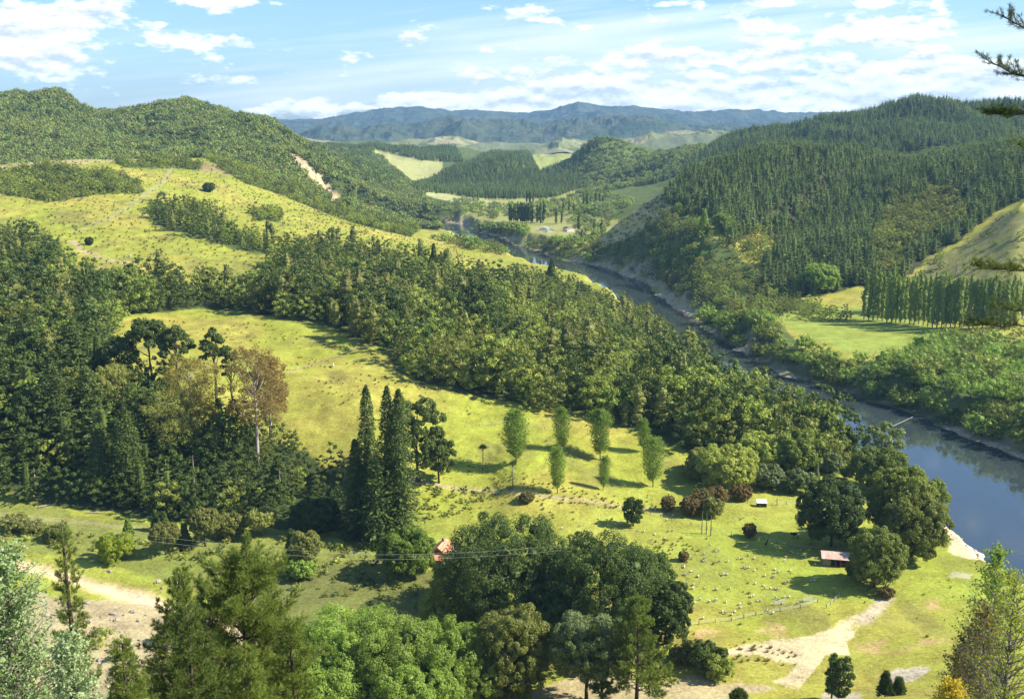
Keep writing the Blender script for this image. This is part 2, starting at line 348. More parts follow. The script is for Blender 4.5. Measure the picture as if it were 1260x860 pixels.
def leafmat(name, c1, c2, transl=.3, varo=.35):
    m, nt = newmat(name)
    at_ = nd(nt, 'ShaderNodeAttribute'); at_.attribute_name = 'rnd'
    oi = nd(nt, 'ShaderNodeObjectInfo')
    f = mth(nt, 'ADD', mth(nt, 'MULTIPLY', at_.outputs['Fac'], .45), mth(nt, 'MULTIPLY', oi.outputs['Random'], .55))
    c = mixc(nt, f, c1, c2)
    val = mth(nt, 'MULTIPLY_ADD', mth(nt, 'FRACT', mth(nt, 'MULTIPLY', oi.outputs['Random'], 7.31)), varo, 1 - varo / 2)
    hs = nd(nt, 'ShaderNodeHueSaturation'); nt.links.new(c, hs.inputs['Color']); nt.links.new(val, hs.inputs['Value'])
    b = nd(nt, 'ShaderNodeBsdfPrincipled', Roughness=.55); b.inputs['Specular IOR Level'].default_value = .22
    nt.links.new(hs.outputs[0], b.inputs['Base Color'])
    t = nd(nt, 'ShaderNodeBsdfTranslucent')
    tc = mixc(nt, 1.0, hs.outputs[0], (1.35, 1.45, .55), 'MULTIPLY'); nt.links.new(tc, t.inputs['Color'])
    mx = nd(nt, 'ShaderNodeMixShader'); mx.inputs[0].default_value = transl
    nt.links.new(b.outputs[0], mx.inputs[1]); nt.links.new(t.outputs[0], mx.inputs[2])
    o = nd(nt, 'ShaderNodeOutputMaterial'); nt.links.new(mx.outputs[0], o.inputs[0])
    return m
def plain(name, c, rough=.7, c2=None, scale=3.0, bump=0.0, stretch=None, spec=.3):
    m, nt = newmat(name)
    b = nd(nt, 'ShaderNodeBsdfPrincipled', Roughness=rough); b.inputs['Specular IOR Level'].default_value = spec
    tc = nd(nt, 'ShaderNodeTexCoord'); vec = tc.outputs['Object']
    if stretch:
        mp = nd(nt, 'ShaderNodeMapping'); mp.inputs['Scale'].default_value = stretch; nt.links.new(vec, mp.inputs[0]); vec = mp.outputs[0]
    n = noise(nt, vec, scale, 5, .65)
    r = mth(nt, 'MULTIPLY_ADD', n, 3.0, -1.0, clamp=True)
    nt.links.new(mixc(nt, r, c, c2 if c2 else tuple(x * .7 for x in c)), b.inputs['Base Color'])
    if bump:
        bp = nd(nt, 'ShaderNodeBump', Strength=bump, Distance=.1); nt.links.new(n, bp.inputs['Height']); nt.links.new(bp.outputs[0], b.inputs['Normal'])
    o = nd(nt, 'ShaderNodeOutputMaterial'); nt.links.new(b.outputs[0], o.inputs[0])
    return m
def groundmat(name, far=False):
    m, nt = newmat(name)
    a = nd(nt, 'ShaderNodeAttribute'); a.attribute_name = 'cover'
    g = nd(nt, 'ShaderNodeNewGeometry'); pos = g.outputs['Position']
    n1 = noise(nt, pos, .9, 6, .7); n2 = noise(nt, pos, .11, 5, .65); n3 = noise(nt, pos, 3.1, 3, .6)
    v = mth(nt, 'ADD', mth(nt, 'MULTIPLY', n1, .95), mth(nt, 'ADD', mth(nt, 'MULTIPLY', n2, .8), mth(nt, 'MULTIPLY', n3, .45)))
    k = mth(nt, 'MULTIPLY_ADD', v, 1.75, -.90)
    c = mixc(nt, 1.0, a.outputs['Color'], (1, 1, 1), 'MULTIPLY')
    hs = nd(nt, 'ShaderNodeHueSaturation'); nt.links.new(c, hs.inputs['Color']); nt.links.new(k, hs.inputs['Value'])
    sz = nd(nt, 'ShaderNodeSeparateXYZ'); nt.links.new(pos, sz.inputs[0])
    stp = mth(nt, 'SINE', mth(nt, 'MULTIPLY_ADD', sz.outputs[2], 7.5, mth(nt, 'MULTIPLY', n2, 26.0)))     # stock tracks along the contour
    stp = mth(nt, 'MULTIPLY', mth(nt, 'MULTIPLY_ADD', stp, 1.4, -.55, clamp=True), mth(nt, 'MULTIPLY_ADD', n1, 3.0, -1.2, clamp=True))
    k = mth(nt, 'MULTIPLY', k, mth(nt, 'MULTIPLY_ADD', stp, -.38, 1.04))
    h = mth(nt, 'MULTIPLY_ADD', n2, .05, .475); nt.links.new(h, hs.inputs['Hue'])
    b = nd(nt, 'ShaderNodeBsdfPrincipled', Roughness=.9); b.inputs['Specular IOR Level'].default_value = .1
    nt.links.new(hs.outputs[0], b.inputs['Base Color'])
    bp = nd(nt, 'ShaderNodeBump', Strength=.8, Distance=.35); nt.links.new(mth(nt, 'ADD', n1, mth(nt, 'MULTIPLY', n2, .8)), bp.inputs['Height']); nt.links.new(bp.outputs[0], b.inputs['Normal'])
    o = nd(nt, 'ShaderNodeOutputMaterial'); nt.links.new(b.outputs[0], o.inputs[0])
    return m
def watermat(name, c, ws=.35, strength=.12):
    m, nt = newmat(name)
    g = nd(nt, 'ShaderNodeNewGeometry')
    n = noise(nt, g.outputs['Position'], ws, 4, .6); n2 = noise(nt, g.outputs['Position'], .02, 3, .5)
    b = nd(nt, 'ShaderNodeBsdfPrincipled', Roughness=.04, IOR=1.5); b.inputs['Base Color'].default_value = (*c, 1); b.inputs['Specular IOR Level'].default_value = .9
    bp = nd(nt, 'ShaderNodeBump', Distance=.12); nt.links.new(n, bp.inputs['Height'])
    nt.links.new(mth(nt, 'MULTIPLY_ADD', n2, strength * 3, -strength * .9, clamp=True), bp.inputs['Strength'])
    nt.links.new(bp.outputs[0], b.inputs['Normal'])
    o = nd(nt, 'ShaderNodeOutputMaterial'); nt.links.new(b.outputs[0], o.inputs[0])
    return m
M = dict(
 ground=groundmat('ground_cover'),
 bark=plain('bark', (.10, .075, .055), .9, (.05, .04, .03), 4, .4, (1, 1, .2)),
 palebark=plain('pale_bark', (.42, .38, .32), .8, (.24, .2, .16), 3, .3, (1, 1, .15)),
 greybark=plain('grey_bark', (.24, .22, .19), .9, (.14, .12, .1), 3, .3, (1, 1, .2)),
 bush=leafmat('bush_leaves', (0.139, 0.204, 0.039), (0.309, 0.334, 0.069), .32, .95),
 bush_far=leafmat('hill_bush_leaves', (0.133, 0.211, 0.047), (0.265, 0.296, 0.078), .3, .8),
 dark=leafmat('dark_leaves', (.055, .090, .018), (.095, .140, .030), .25, .5),
 pine=leafmat('plantation_needles', (.075, .125, .030), (.180, .225, .060), .25, .6),
 npine=leafmat('near_needles', (.115, .165, .030), (.190, .235, .050), .3, .15),
 dpine=leafmat('dark_needles', (.062, .098, .022), (.115, .155, .034), .25, .25),
 willow=leafmat('willow_leaves', (.17, .26, .045), (.25, .33, .070), .4, .55),
 poplar=leafmat('young_poplar_leaves', (.135, .21, .035), (.20, .28, .050), .4, .2),
 column=leafmat('column_poplar_leaves', (0.156, 0.227, 0.046), (0.247, 0.305, 0.065), .35, .3),
 lime=leafmat('lime_leaves', (0.220, 0.300, 0.030), (0.340, 0.380, 0.040), .45, .1),
 silver=leafmat('silver_leaves', (.14, .25, .05), (.50, .56, .38), .3, .05),
 orange=leafmat('orange_gum_leaves', (.30, .22, .05), (.21, .22, .05), .3, .15),
 rust=leafmat('rust_gum_leaves', (.27, .155, .055), (.18, .18, .05), .3, .15),
 olive=leafmat('olive_leaves', (.16, .185, .042), (.23, .24, .06), .3, .6),
 red=leafmat('reddish_leaves', (.20, .135, .05), (.16, .155, .045), .3, .3),
 gorse=leafmat('yellow_broom', (0.620, 0.470, 0.030), (0.300, 0.270, 0.030), .3, .2),
 grey=leafmat('grey_leaves', (.165, .215, .085), (.24, .285, .12), .3, .3),
 wool=plain('wool', (.58, .54, .46), .95, (.42, .39, .32), 6, .3),
 face=plain('sheep_face', (.25, .22, .19), .9),
 rustroof=plain('rusty_red_roof', (.52, .12, .035), .7, (.55, .36, .26), .7, .2, (3, .4, 1)),
 pinkroof=plain('patchy_pink_roof', (.42, .24, .18), .6, (.50, .46, .42), .6, .2, (2.5, .4, 1)),
 whiteroof=plain('white_iron', (.72, .73, .75), .5, (.5, .5, .5), .8, .1),
 board=plain('grey_boards', (.26, .23, .19), .85, (.15, .13, .11), 2, .3, (1, 1, 8)),
 whitewall=plain('white_wall', (.70, .68, .64), .7, (.55, .53, .48), 1.5, .1),
 dimglass=plain('window_glass', (.03, .035, .04), .15, (.02, .02, .03), 2, 0, None, .8),
 wood=plain('post_wood', (.20, .17, .13), .9, (.11, .09, .07), 3, .3, (1, 1, .3)),
 wire=plain('wire', (.55, .55, .53), .5, (.45, .45, .45), 3),
 black=plain('black_hide', (.02, .018, .016), .8, (.03, .025, .02), 3),
 brownhide=plain('brown_hide', (.09, .045, .025), .8, (.06, .03, .02), 3),
 creamhide=plain('cream_hide', (.62, .58, .5), .8, (.5, .45, .38), 3),
 redpaint=plain('faded_red_paint', (.38, .05, .04), .5, (.3, .06, .05), 3),
 bluepaint=plain('blue_plastic', (.08, .20, .42), .5, (.06, .15, .3), 3),
 deadwood=plain('dead_wood', (.36, .31, .26), .9, (.2, .17, .14), 4, .4, (1, 1, .3)),
)
# ------------------------------------------------------------------ geometry collector
class G:
    def __init__(s): s.v = []; s.q = []; s.mi = []; s.r = []; s.n = 0
    def add(s, v, q, mi=0, r=None):
        v = np.asarray(v, float); q = np.asarray(q, int).reshape(-1, 4)
        s.v.append(v); s.q.append(q + s.n); s.n += len(v)
        s.mi.append(np.full(len(q), mi)); s.r.append(np.full(len(q), .5) if r is None else np.asarray(r, float))
    def tube(s, pts, rad, n=6, mi=0):
        P = np.array(pts, float); rad = np.broadcast_to(np.asarray(rad, float), (len(P),)); T = np.gradient(P, axis=0); V_ = []
        for p, t, r in zip(P, T, rad):
            t = t / (np.linalg.norm(t) + 1e-9); a = np.cross(t, (0, 0, 1) if abs(t[2]) < .9 else (1, 0, 0)); a /= np.linalg.norm(a); b = np.cross(t, a)
            an = np.arange(n) * 2 * math.pi / n
            V_.append(p + r * (np.outer(np.cos(an), a) + np.outer(np.sin(an), b)))
        V_ = np.concatenate(V_ + [P[:1], P[-1:]]); m = len(P); q = []
        for i in range(m - 1):
            for j in range(n): q.append((i * n + j, i * n + (j + 1) % n, (i + 1) * n + (j + 1) % n, (i + 1) * n + j))
        for j in range(0, n, 2):
            q.append((m * n, (j + 2) % n, (j + 1) % n, j)); b0 = (m - 1) * n; q.append((m * n + 1, b0 + j, b0 + (j + 1) % n, b0 + (j + 2) % n))
        s.add(V_, q, mi)
    def box(s, x0, y0, z0, x1, y1, z1, mi=0):
        v = [(x, y, z) for z in (z0, z1) for x, y in ((x0, y0), (x1, y0), (x1, y1), (x0, y1))]
        s.add(v, [(3, 2, 1, 0), (4, 5, 6, 7), (0, 1, 5, 4), (1, 2, 6, 5), (2, 3, 7, 6), (3, 0, 4, 7)], mi)
    def slab(s, p4, th, mi=0):
        p = np.array(p4, float); nrm = np.cross(p[1] - p[0], p[3] - p[0]); nrm = nrm / np.linalg.norm(nrm) * th
        s.add(np.concatenate([p - nrm, p]), [(3, 2, 1, 0), (4, 5, 6, 7), (0, 1, 5, 4), (1, 2, 6, 5), (2, 3, 7, 6), (3, 0, 4, 7)], mi)
    def ball(s, c, r, nu=9, nv=6, mi=0, wob=0, rng=None):
        c = np.array(c, float); r = np.broadcast_to(np.asarray(r, float), (3,))
        th = np.linspace(0, math.pi, nv + 1)[:, None]; ph = (np.arange(nu) * 2 * math.pi / nu)[None]
        d = np.stack([np.sin(th) * np.cos(ph), np.sin(th) * np.sin(ph), np.cos(th) + 0 * ph], -1).reshape(-1, 3)
        k = 1 if rng is None or not wob else 1 + wob * (rng.random((len(d), 1)) - .5)
        idx = np.arange((nv + 1) * nu).reshape(nv + 1, nu); q = np.stack([idx[:-1], idx[1:], np.roll(idx[1:], -1, 1), np.roll(idx[:-1], -1, 1)], -1).reshape(-1, 4)
        s.add(c + d * r * k, q, mi)
    def leaves(s, P, N, size, rng, jit=.7, asp=.62, mi=0):
        n = len(P)
        if n == 0: return
        N = N + rng.normal(size=(n, 3)) * jit; N /= np.linalg.norm(N, axis=1)[:, None] + 1e-9
        A = np.cross(N, rng.normal(size=(n, 3))); A /= np.linalg.norm(A, axis=1)[:, None] + 1e-9; B = np.cross(N, A)
        L = (size * (.6 + .8 * rng.random((n, 1))))
        v = np.stack([P - A * L * .5, P - B * L * .5 * asp, P + A * L * .5, P + B * L * .5 * asp], 1).reshape(-1, 3)
        s.add(v, np.arange(4 * n).reshape(n, 4), mi, rng.random(n))
    def blades(s, P, D, length, width, rng, mi=0, r=None):
        n = len(P); D = D / (np.linalg.norm(D, axis=1)[:, None] + 1e-9)
        A = np.cross(D, rng.normal(size=(n, 3))); A /= np.linalg.norm(A, axis=1)[:, None] + 1e-9
        L = length * (.7 + .6 * rng.random((n, 1)))
        v = np.stack([P - A * width * .5, P + A * width * .5, P + D * L + A * width * .25, P + D * L - A * width * .25], 1).reshape(-1, 3)
        s.add(v, np.arange(4 * n).reshape(n, 4), mi, rng.random(n) if r is None else r)
    def mesh(s, name, mats, smooth=False):
        return np_mesh(name, np.concatenate(s.v), np.concatenate(s.q), mats, np.concatenate(s.mi), np.concatenate(s.r), smooth)
def sph(rng, n, zmin=-1.0):
    d = rng.normal(size=(int(n * 2.6) + 8, 3)); d /= np.linalg.norm(d, axis=1)[:, None]; d = d[d[:, 2] > zmin]
    return d[:n]
def lobe_crown(g, rng, lobes, nsub, nleaf, lsize, core=.55, subr=.36, zmin=-.45, mi=0, jit=.7, asp=.62):
    C = np.array([l[:3] for l in lobes], float); Rr = np.array([l[3:6] for l in lobes], float)
    for c, r in zip(C, Rr):
        d = sph(rng, nsub, zmin); sc_ = c + d * r * (.86 + .22 * rng.random((len(d), 1))); sr = subr * r.mean() * (.7 + .6 * rng.random(len(d)))
        d2 = sph(rng, nleaf * len(d)); k = min(len(d2), nleaf * len(d)); own = np.repeat(np.arange(len(d)), nleaf)[:k]; d2 = d2[:k]
        P = sc_[own] + d2 * sr[own][:, None] * (.75 + .4 * rng.random((k, 1)))
        keep = np.ones(k, bool)
        for c2, r2 in zip(C, Rr): keep &= (((P - c2) / r2) ** 2).sum(1) > .62
        g.leaves(P[keep], (d2 + .6 * d[own])[keep], lsize, rng, jit, asp, mi)
        if core: g.ball(c, r * core, 8, 5, mi, .25, rng)
def round_lobes(rng, h, w, base, n, rl, top=1.0, flat=1.0):
    """lobes filling an ellipsoid between base and h"""
    out = []; cz = (h + base) / 2; rz = (h - base) / 2
    ga = 2.39996; off = rng.random() * 6
    for i in range(n):
        y = 1 - 2 * (i + .5) / n; y = y * .92
        rr = math.sqrt(max(0, 1 - y * y)) ** .8; a = i * ga + off
        r = rl * w * (.8 + .45 * rng.random()); k = 1 - r / w * .9
        k *= .86 + .24 * rng.random()
        out.append((math.cos(a) * rr * w / 2 * k * 1.15, math.sin(a) * rr * w / 2 * k * 1.15, cz + y * (rz - r * .7) * top, r, r, r * (.85 * flat)))
    return out
def trunk_limbs(g, rng, lobes, h, r0, lean=0, limbs=6, mi=0, n=7, bare=None):
    top = h * .8
    pts = [(lean * t * t * h + (rng.random() - .5) * r0 * (1 if t > 0 else 0), (rng.random() - .5) * r0 * (1 if t > 0 else 0), t * top - (.6 if t == 0 else 0)) for t in (0, .15, .35, .55, .75, 1)]
    g.tube(pts, [r0 * 1.35, r0, r0 * .85, r0 * .65, r0 * .42, r0 * .15], n, mi)
    idx = rng.permutation(len(lobes))[:limbs]
    for i in idx:
        l = lobes[i]; z0 = max(.2 * h, min(l[2] * .72, top * .8)); z0 = z0 if bare is None else max(z0, bare * h * .8)
        t = z0 / top; x0 = lean * t * t * h
        m = ((x0 + l[0]) / 2, l[1] / 2, z0 + (l[2] - z0) * .45)
        g.tube([(x0, 0, z0), m, (l[0], l[1], l[2])], [r0 * .42, r0 * .28, r0 * .09], 5, mi)
def conifer(g, rng, h, w, levels, nb, nseg, base=.08, droop=.35, curve=1.0, lw=.32, mi=0, top=.0, irr=.25, core=True):
    """whorled boughs built of overlapping sprays"""
    if core:
        m = 6; zs = np.linspace(base * h + .3, h * .7, m); g.tube([(0, 0, z) for z in zs], [max(.03, w * .5 * .36 * (1 - (z / h)) ** curve + .05) for z in zs], 7, mi)
    for k in range(levels):
        f = (k + .5) / levels; kw_ = 1 - irr * .9 * rng.random() ** 1.6; z = h * (base + (1 - base) * f); L = w * .5 * ((1 - f) ** curve + .05) * kw_
        if f < .12: L *= .75 + f * 2
        nbk = max(4, int(nb * (1 - .5 * f)))
        a0 = rng.random() * 6.28
        for j in range(nbk):
            a = a0 + j * 6.283 / nbk + rng.normal() * .2; l = L * (1 - irr + 2 * irr * rng.random())
            up = .25 * (f) - droop * (1 - f) + rng.normal() * .08
            ts = (np.arange(nseg) + .6) / nseg
            x = np.cos(a) * l * ts; y = np.sin(a) * l * ts; zz_ = z + l * (up * ts + .18 * ts ** 2)
            P = np.stack([x, y, zz_], 1); n = len(P)
            N = np.tile(np.array([-np.cos(a) * up, -np.sin(a) * up, 1.0]), (n, 1)) + np.array([np.cos(a), np.sin(a), 0]) * 1.1
            N = N + rng.normal(size=(n, 3)) * .5; N /= np.linalg.norm(N, axis=1)[:, None]
            A = np.tile(np.array([np.cos(a), np.sin(a), up]), (n, 1)) + rng.normal(size=(n, 3)) * .15; A /= np.linalg.norm(A, axis=1)[:, None]; B = np.cross(N, A)
            Ls = (l / nseg * 1.7 + .15); W = (lw * l * (1.15 - .75 * ts) + .12)[:, None]
            v = np.stack([P - A * Ls * .5, P - B * W * .5 + A * Ls * .1, P + A * Ls * .6, P + B * W * .5 + A * Ls * .1], 1).reshape(-1, 3)
            g.add(v, np.arange(4 * n).reshape(n, 4), mi, rng.random(n))
def tuft_pine(gt, gf, rng, h, w, nbr, ntuft, tl=.34, blades=9, bw=.03, lean=0.0, base=.15, shape='cone', density=1.0):
    """near pine: real branches, twigs and tufts of needles"""
    pts = []
    for t in np.linspace(0, 1, 9): pts.append((lean * h * t + math.sin(t * 5) * .12, math.cos(t * 4) * .1, t * h - (.8 if t == 0 else 0)))
    r0 = h * .014 + .05
    gt.tube(pts, [r0 * (1.15 - t) + .015 for t in np.linspace(0, 1, 9)], 8)
    TP, TD = [], []
    for i in range(nbr):
        f = (i + rng.random()) / nbr; z = h * (base + (1 - base) * f * .985); a = i * 2.4 + rng.normal() * .3
        if shape == 'cone': L = w * .5 * (1.05 - f) ** .75 * (.45 + .75 * rng.random()) + .3
        else: L = w * .5 * (math.sin(min(1, .25 + f * .85) * math.pi) ** .6) * (.5 + .7 * rng.random()) + .3
        up = .05 + .55 * f + rng.normal() * .12
        p0 = np.array([lean * z, 0, z]); nseg = 7
        dirv = np.array([math.cos(a), math.sin(a), up]); dirv /= np.linalg.norm(dirv)
        bp = [p0]; d = dirv.copy()
        for k in range(nseg):
            d = d + np.array([0, 0, .07]) + rng.normal(size=3) * .07; d /= np.linalg.norm(d); bp.append(bp[-1] + d * L / nseg)
        gt.tube(bp, [max(.012, (L * .012 + .01) * (1 - k / (nseg + .5))) for k in range(nseg + 1)], 5)
        nt_ = max(3, int(L * ntuft * density))
        for k in range(nt_):
            t = .25 + .75 * (k + rng.random()) / nt_; q = t * nseg; qi = min(int(q), nseg - 1)
            b = bp[qi] + (bp[qi + 1] - bp[qi]) * (q - qi); dd = bp[qi + 1] - bp[qi]; dd /= np.linalg.norm(dd)
            side = np.cross(dd, rng.normal(size=3)); side /= np.linalg.norm(side); side[2] += .35
            tw = L * .20 * (1.15 - t) * (.4 + rng.random()) + .10
            e = b + (side + dd * .8) * tw
            if tw > .3 and rng.random() < .5: gt.tube([b, e], [.012, .006], 4)
            for m_ in range(3 if tw > .3 else 2):
                TP.append(b + (e - b) * (1 - m_ * .3)); TD.append((side + dd) * 1.0 + np.array([0, 0, .5]))
    TP = np.array(TP); TD = np.array(TD); TD /= np.linalg.norm(TD, axis=1)[:, None]
    P = np.repeat(TP, blades, 0); Dd = np.repeat(TD, blades, 0) + rng.normal(size=(len(P), 3)) * .55
    rr = np.repeat(rng.random(len(TP)), blades)
    P = P + rng.normal(size=P.shape) * .04
    gf.blades(P, Dd, tl, bw, rng, 0, rr)
    return pts
# ------------------------------------------------------------------ linking helpers
def tag(o, label=None, cat=None, group=None, kind=None):
    if label: o['label'] = label
    if cat: o['category'] = cat
    if group: o['group'] = group
    if kind: o['kind'] = kind
    return o
def mobj(name, me, parent=None):
    o = bpy.data.objects.new(name, me); col.objects.link(o)
    if parent is not None: o.parent = parent
    return o
def empty(name, loc, rz=0, s=1.0):
    o = bpy.data.objects.new(name, None); col.objects.link(o); o.empty_display_size = 1
    o.location = loc; o.rotation_euler = (0, 0, rz); o.scale = (s, s, s) if not hasattr(s, '__len__') else s
    return o
HOR = np.maximum.accumulate((H - CZ) / GY, axis=0)
def visible(x, y, ztop, margin=0.0):
    c = np.clip(((x / y) - S[0]) / (S[1] - S[0]), 0, NC - 1).astype(int); r = np.clip(np.interp(y, YS, np.arange(NR)) - 2, 0, NR - 1).astype(int)
    return (ztop - CZ) / y >= HOR[r, c] - margin
def scatter(polys, spacing, y0, y1, seed, dens=1.0, excl=(), wet=False, cover=None, usejit=True):
    rng = np.random.default_rng(seed)
    X, Y = np.meshgrid(np.arange(-.62 * y1, .62 * y1, spacing), np.arange(y0, y1, spacing * .88))
    X = X + rng.uniform(-.45, .45, X.shape) * spacing; Y = Y + rng.uniform(-.45, .45, X.shape) * spacing
    X = X.ravel(); Y = Y.ravel(); k = (np.abs(X / Y) < .59) & (Y > y0) & (Y < y1) & (rng.random(X.shape) < dens); X = X[k]; Y = Y[k]
    Z = hz(X, Y); u, v = proj(X, Y, Z)
    m = np.zeros(X.shape, bool)
    for p in polys: m |= inpoly(p, u, v)
    for p in excl: m &= ~inpoly(p, u, v)
    if not wet:
        m &= ~inpoly(RIV, X, Y) & (Z > .5); k = np.where(m)[0]; m[k] = (distline(RB, X[k], Y[k]) > 6.5) | (Y[k] > 1050)
    return X[m], Y[m], Z[m], rng
TPL = bpy.data.collections.new('templates')
def stuff(name, X, Y, Z, sc_, rz, idx, meshes):
    """countless repeats too many to list one by one: one object that instances its kinds"""
    cc = bpy.data.collections.new(name + '_kinds')
    for i, me in enumerate(meshes):
        o = bpy.data.objects.new('%s_kind_%02d' % (name, i), me); cc.objects.link(o)
    me = bpy.data.meshes.new(name); n = len(X)
    me.vertices.add(n); me.vertices.foreach_set('co', np.stack([X, Y, Z], 1).astype(np.float32).ravel())
    for nm, ty, arr in (('sc', 'FLOAT', sc_), ('rz', 'FLOAT', rz), ('ki', 'INT', idx)):
        a = me.attributes.new(nm, ty, 'POINT'); a.data.foreach_set('value', np.asarray(arr, np.int32 if ty == 'INT' else np.float32))
    ng = bpy.data.node_groups.new(name + '_nodes', 'GeometryNodeTree')
    ng.interface.new_socket('Geometry', in_out='INPUT', socket_type='NodeSocketGeometry'); ng.interface.new_socket('Geometry', in_out='OUTPUT', socket_type='NodeSocketGeometry')
    gi = ng.nodes.new('NodeGroupInput'); go = ng.nodes.new('NodeGroupOutput'); ip = ng.nodes.new('GeometryNodeInstanceOnPoints'); ci = ng.nodes.new('GeometryNodeCollectionInfo')
    ci.inputs['Collection'].default_value = cc; ci.inputs['Separate Children'].default_value = True; ci.inputs['Reset Children'].default_value = True
    ip.inputs['Pick Instance'].default_value = True
    def att(nm, ty):
        n_ = ng.nodes.new('GeometryNodeInputNamedAttribute'); n_.data_type = ty; n_.inputs['Name'].default_value = nm; return n_.outputs[0]
    cx = ng.nodes.new('ShaderNodeCombineXYZ'); ng.links.new(att('rz', 'FLOAT'), cx.inputs[2])
    ng.links.new(gi.outputs[0], ip.inputs['Points']); ng.links.new(ci.outputs[0], ip.inputs['Instance']); ng.links.new(att('ki', 'INT'), ip.inputs['Instance Index'])
    ng.links.new(cx.outputs[0], ip.inputs['Rotation']); ng.links.new(att('sc', 'FLOAT'), ip.inputs['Scale']); ng.links.new(ip.outputs[0], go.inputs[0])
    o = mobj(name, me); md = o.modifiers.new('scatter', 'NODES'); md.node_group = ng
    return o
def forest(kind, label, cat, group, stuffname, stufflabel, stuffcat, pts, meshes, smin, smax, hgt, nind=300, sizef=None, pick=None):
    X, Y, Z, rng = pts; n = len(X)
    if n == 0: return
    s = rng.uniform(smin, smax, n) ** 1.0
    if sizef is not None: s = s * sizef(X, Y)
    rz = rng.uniform(0, 6.28, n); ki = rng.integers(0, len(meshes), n) if pick is None else pick(X, Y, rng)
    vis = visible(X, Y, Z + hgt * s * .6); keep = visible(X, Y, Z + hgt * s, .02)
    dist = np.where(vis & (np.abs(X / Y) < .475), Y / s, 1e9); order = np.argsort(dist); ind = order[:min(nind, int((dist < 1e9).sum()))]
    isind = np.zeros(n, bool); isind[ind] = True
    base = None
    for i in ind:
        o = bpy.data.objects.new(kind, meshes[int(ki[i])]); col.objects.link(o)
        o.location = (X[i], Y[i], Z[i] - .25); o.rotation_euler = (0, 0, rz[i]); o.scale = (s[i],) * 3
        tag(o, label, cat, group)
    r = (~isind) & keep
    if r.sum():
        o = stuff(stuffname, X[r], Y[r], Z[r] - .25, s[r], rz[r], ki[r], meshes); tag(o, stufflabel, stuffcat, None, 'stuff')
    print(kind, n, 'ind', len(ind), 'stuff', int(r.sum()))

# ------------------------------------------------------------------ tree kinds
def T(seed): return np.random.default_rng(seed)
def lobed_tree_mesh(name, seed, h, w, base, n, rl, nsub, nleaf, ls, leafm, barkm='bark', trunk=None, **k):
    rng = T(seed); g = G(); lob = round_lobes(rng, h, w, base, n, rl)
    lobe_crown(g, rng, lob, nsub, nleaf, ls, **k)
    if trunk: trunk_limbs(g, rng, lob, h, trunk, limbs=3, mi=1, n=5)
    return g.mesh(name, [M[leafm], M[barkm]])
# small ones in one mesh each (their trunks do not show)
bushes = []
for i in range(9):
    rng = T(100 + i); hh = [9, 7, 10, 8, 6, 11, 7.5, 9.5, 12][i]; ww = [7, 7.5, 6.5, 8, 6.5, 6.5, 6, 7.5, 6.0][i]
    bushes.append(lobed_tree_mesh('bush_tree', 100 + i, hh * 1.28, ww * .98, hh * .02, [12, 13, 15, 13, 10, 15, 11, 13, 15][i], .17, 11, 10, .5, ['bush', 'bush', 'bush', 'olive', 'bush', 'dark', 'bush', 'olive', 'dark'][i]))
bushes.append(None); bushes.append(lobed_tree_mesh('bush_tree', 111, 8.5, 8.5, .2, 12, .18, 11, 10, .5, 'willow'))
farb = [lobed_tree_mesh('far_bush', 150 + i, 8, 8, .1, 5, .3, 5, 5, 1.25, ['bush_far', 'bush_far', 'bush_far', 'dark', 'bush_far', 'olive'][i]) for i in range(6)]
scrub = [lobed_tree_mesh('scrub', 170 + i, 3.4, 3.6, -.2, 4, .3, 6, 7, .38, ['bush', 'olive', 'bush', 'dark'][i]) for i in range(4)]
def conmesh(seed, h, w, lv, nb, ns, m, **k):
    g = G(); rng = T(seed); conifer(g, rng, h, w, lv, nb, ns, **k); g.tube([(0, 0, -.5), (0, 0, h * .55)], [h * .011, h * .006], 5, 1); return g.mesh('conifer', [M[m], M['bark']])
pines = [conmesh(200 + i, 15.5, 9.6, 9, 8, 3, 'pine', base=.05, lw=.50, droop=.16, curve=.62, irr=.4) for i in range(5)]
bigcon = [conmesh(210 + i, 20, 10.5, 14, 8, 4, 'dpine', base=.03, lw=.36, droop=.3, curve=.65, irr=.6) for i in range(4)]
def column_mesh(seed, h, w, m, nl, ls, nsub=9, trunk=True):
    rng = T(seed); g = G(); lob = []
    for k in range(nl):
        f = (k + .5) / nl; r = w * .5 * (.55 + .45 * math.sin(math.pi * min(1, f * .85 + .12))) * (1 if f < .85 else .65)
        lob.append((rng.normal() * w * .07, rng.normal() * w * .07, h * (.1 + .86 * f), r, r, h / nl * .95))
    lobe_crown(g, rng, lob, nsub, 9, ls, subr=.22, zmin=-.8, core=.7)
    g.tube([(0, 0, -.5), (0, 0, h * .3)], [.4, .3], 6, 1)
    return g.mesh('column_poplar', [M[m], M['greybark']])
bushes[9] = column_mesh(119, 13.5, 5.6, 'olive', 7, .6)
columns = [column_mesh(230 + i, 28, 4.2, 'column', 9, .75) for i in range(4)]
farcol = [column_mesh(240 + i, 26, 5.5, 'dark', 6, 1.6, 6) for i in range(3)]
willows = [lobed_tree_mesh('willow', 250 + i, 11, 12, .3, 11, .23, 12, 11, .62, ['willow', 'willow', 'bush', 'willow'][i], trunk=.35) for i in range(4)]
farwil = [lobed_tree_mesh('far_round_tree', 260 + i, 13, 14, .3, 6, .28, 7, 6, 1.7, ['willow', 'bush', 'grey'][i]) for i in range(3)]

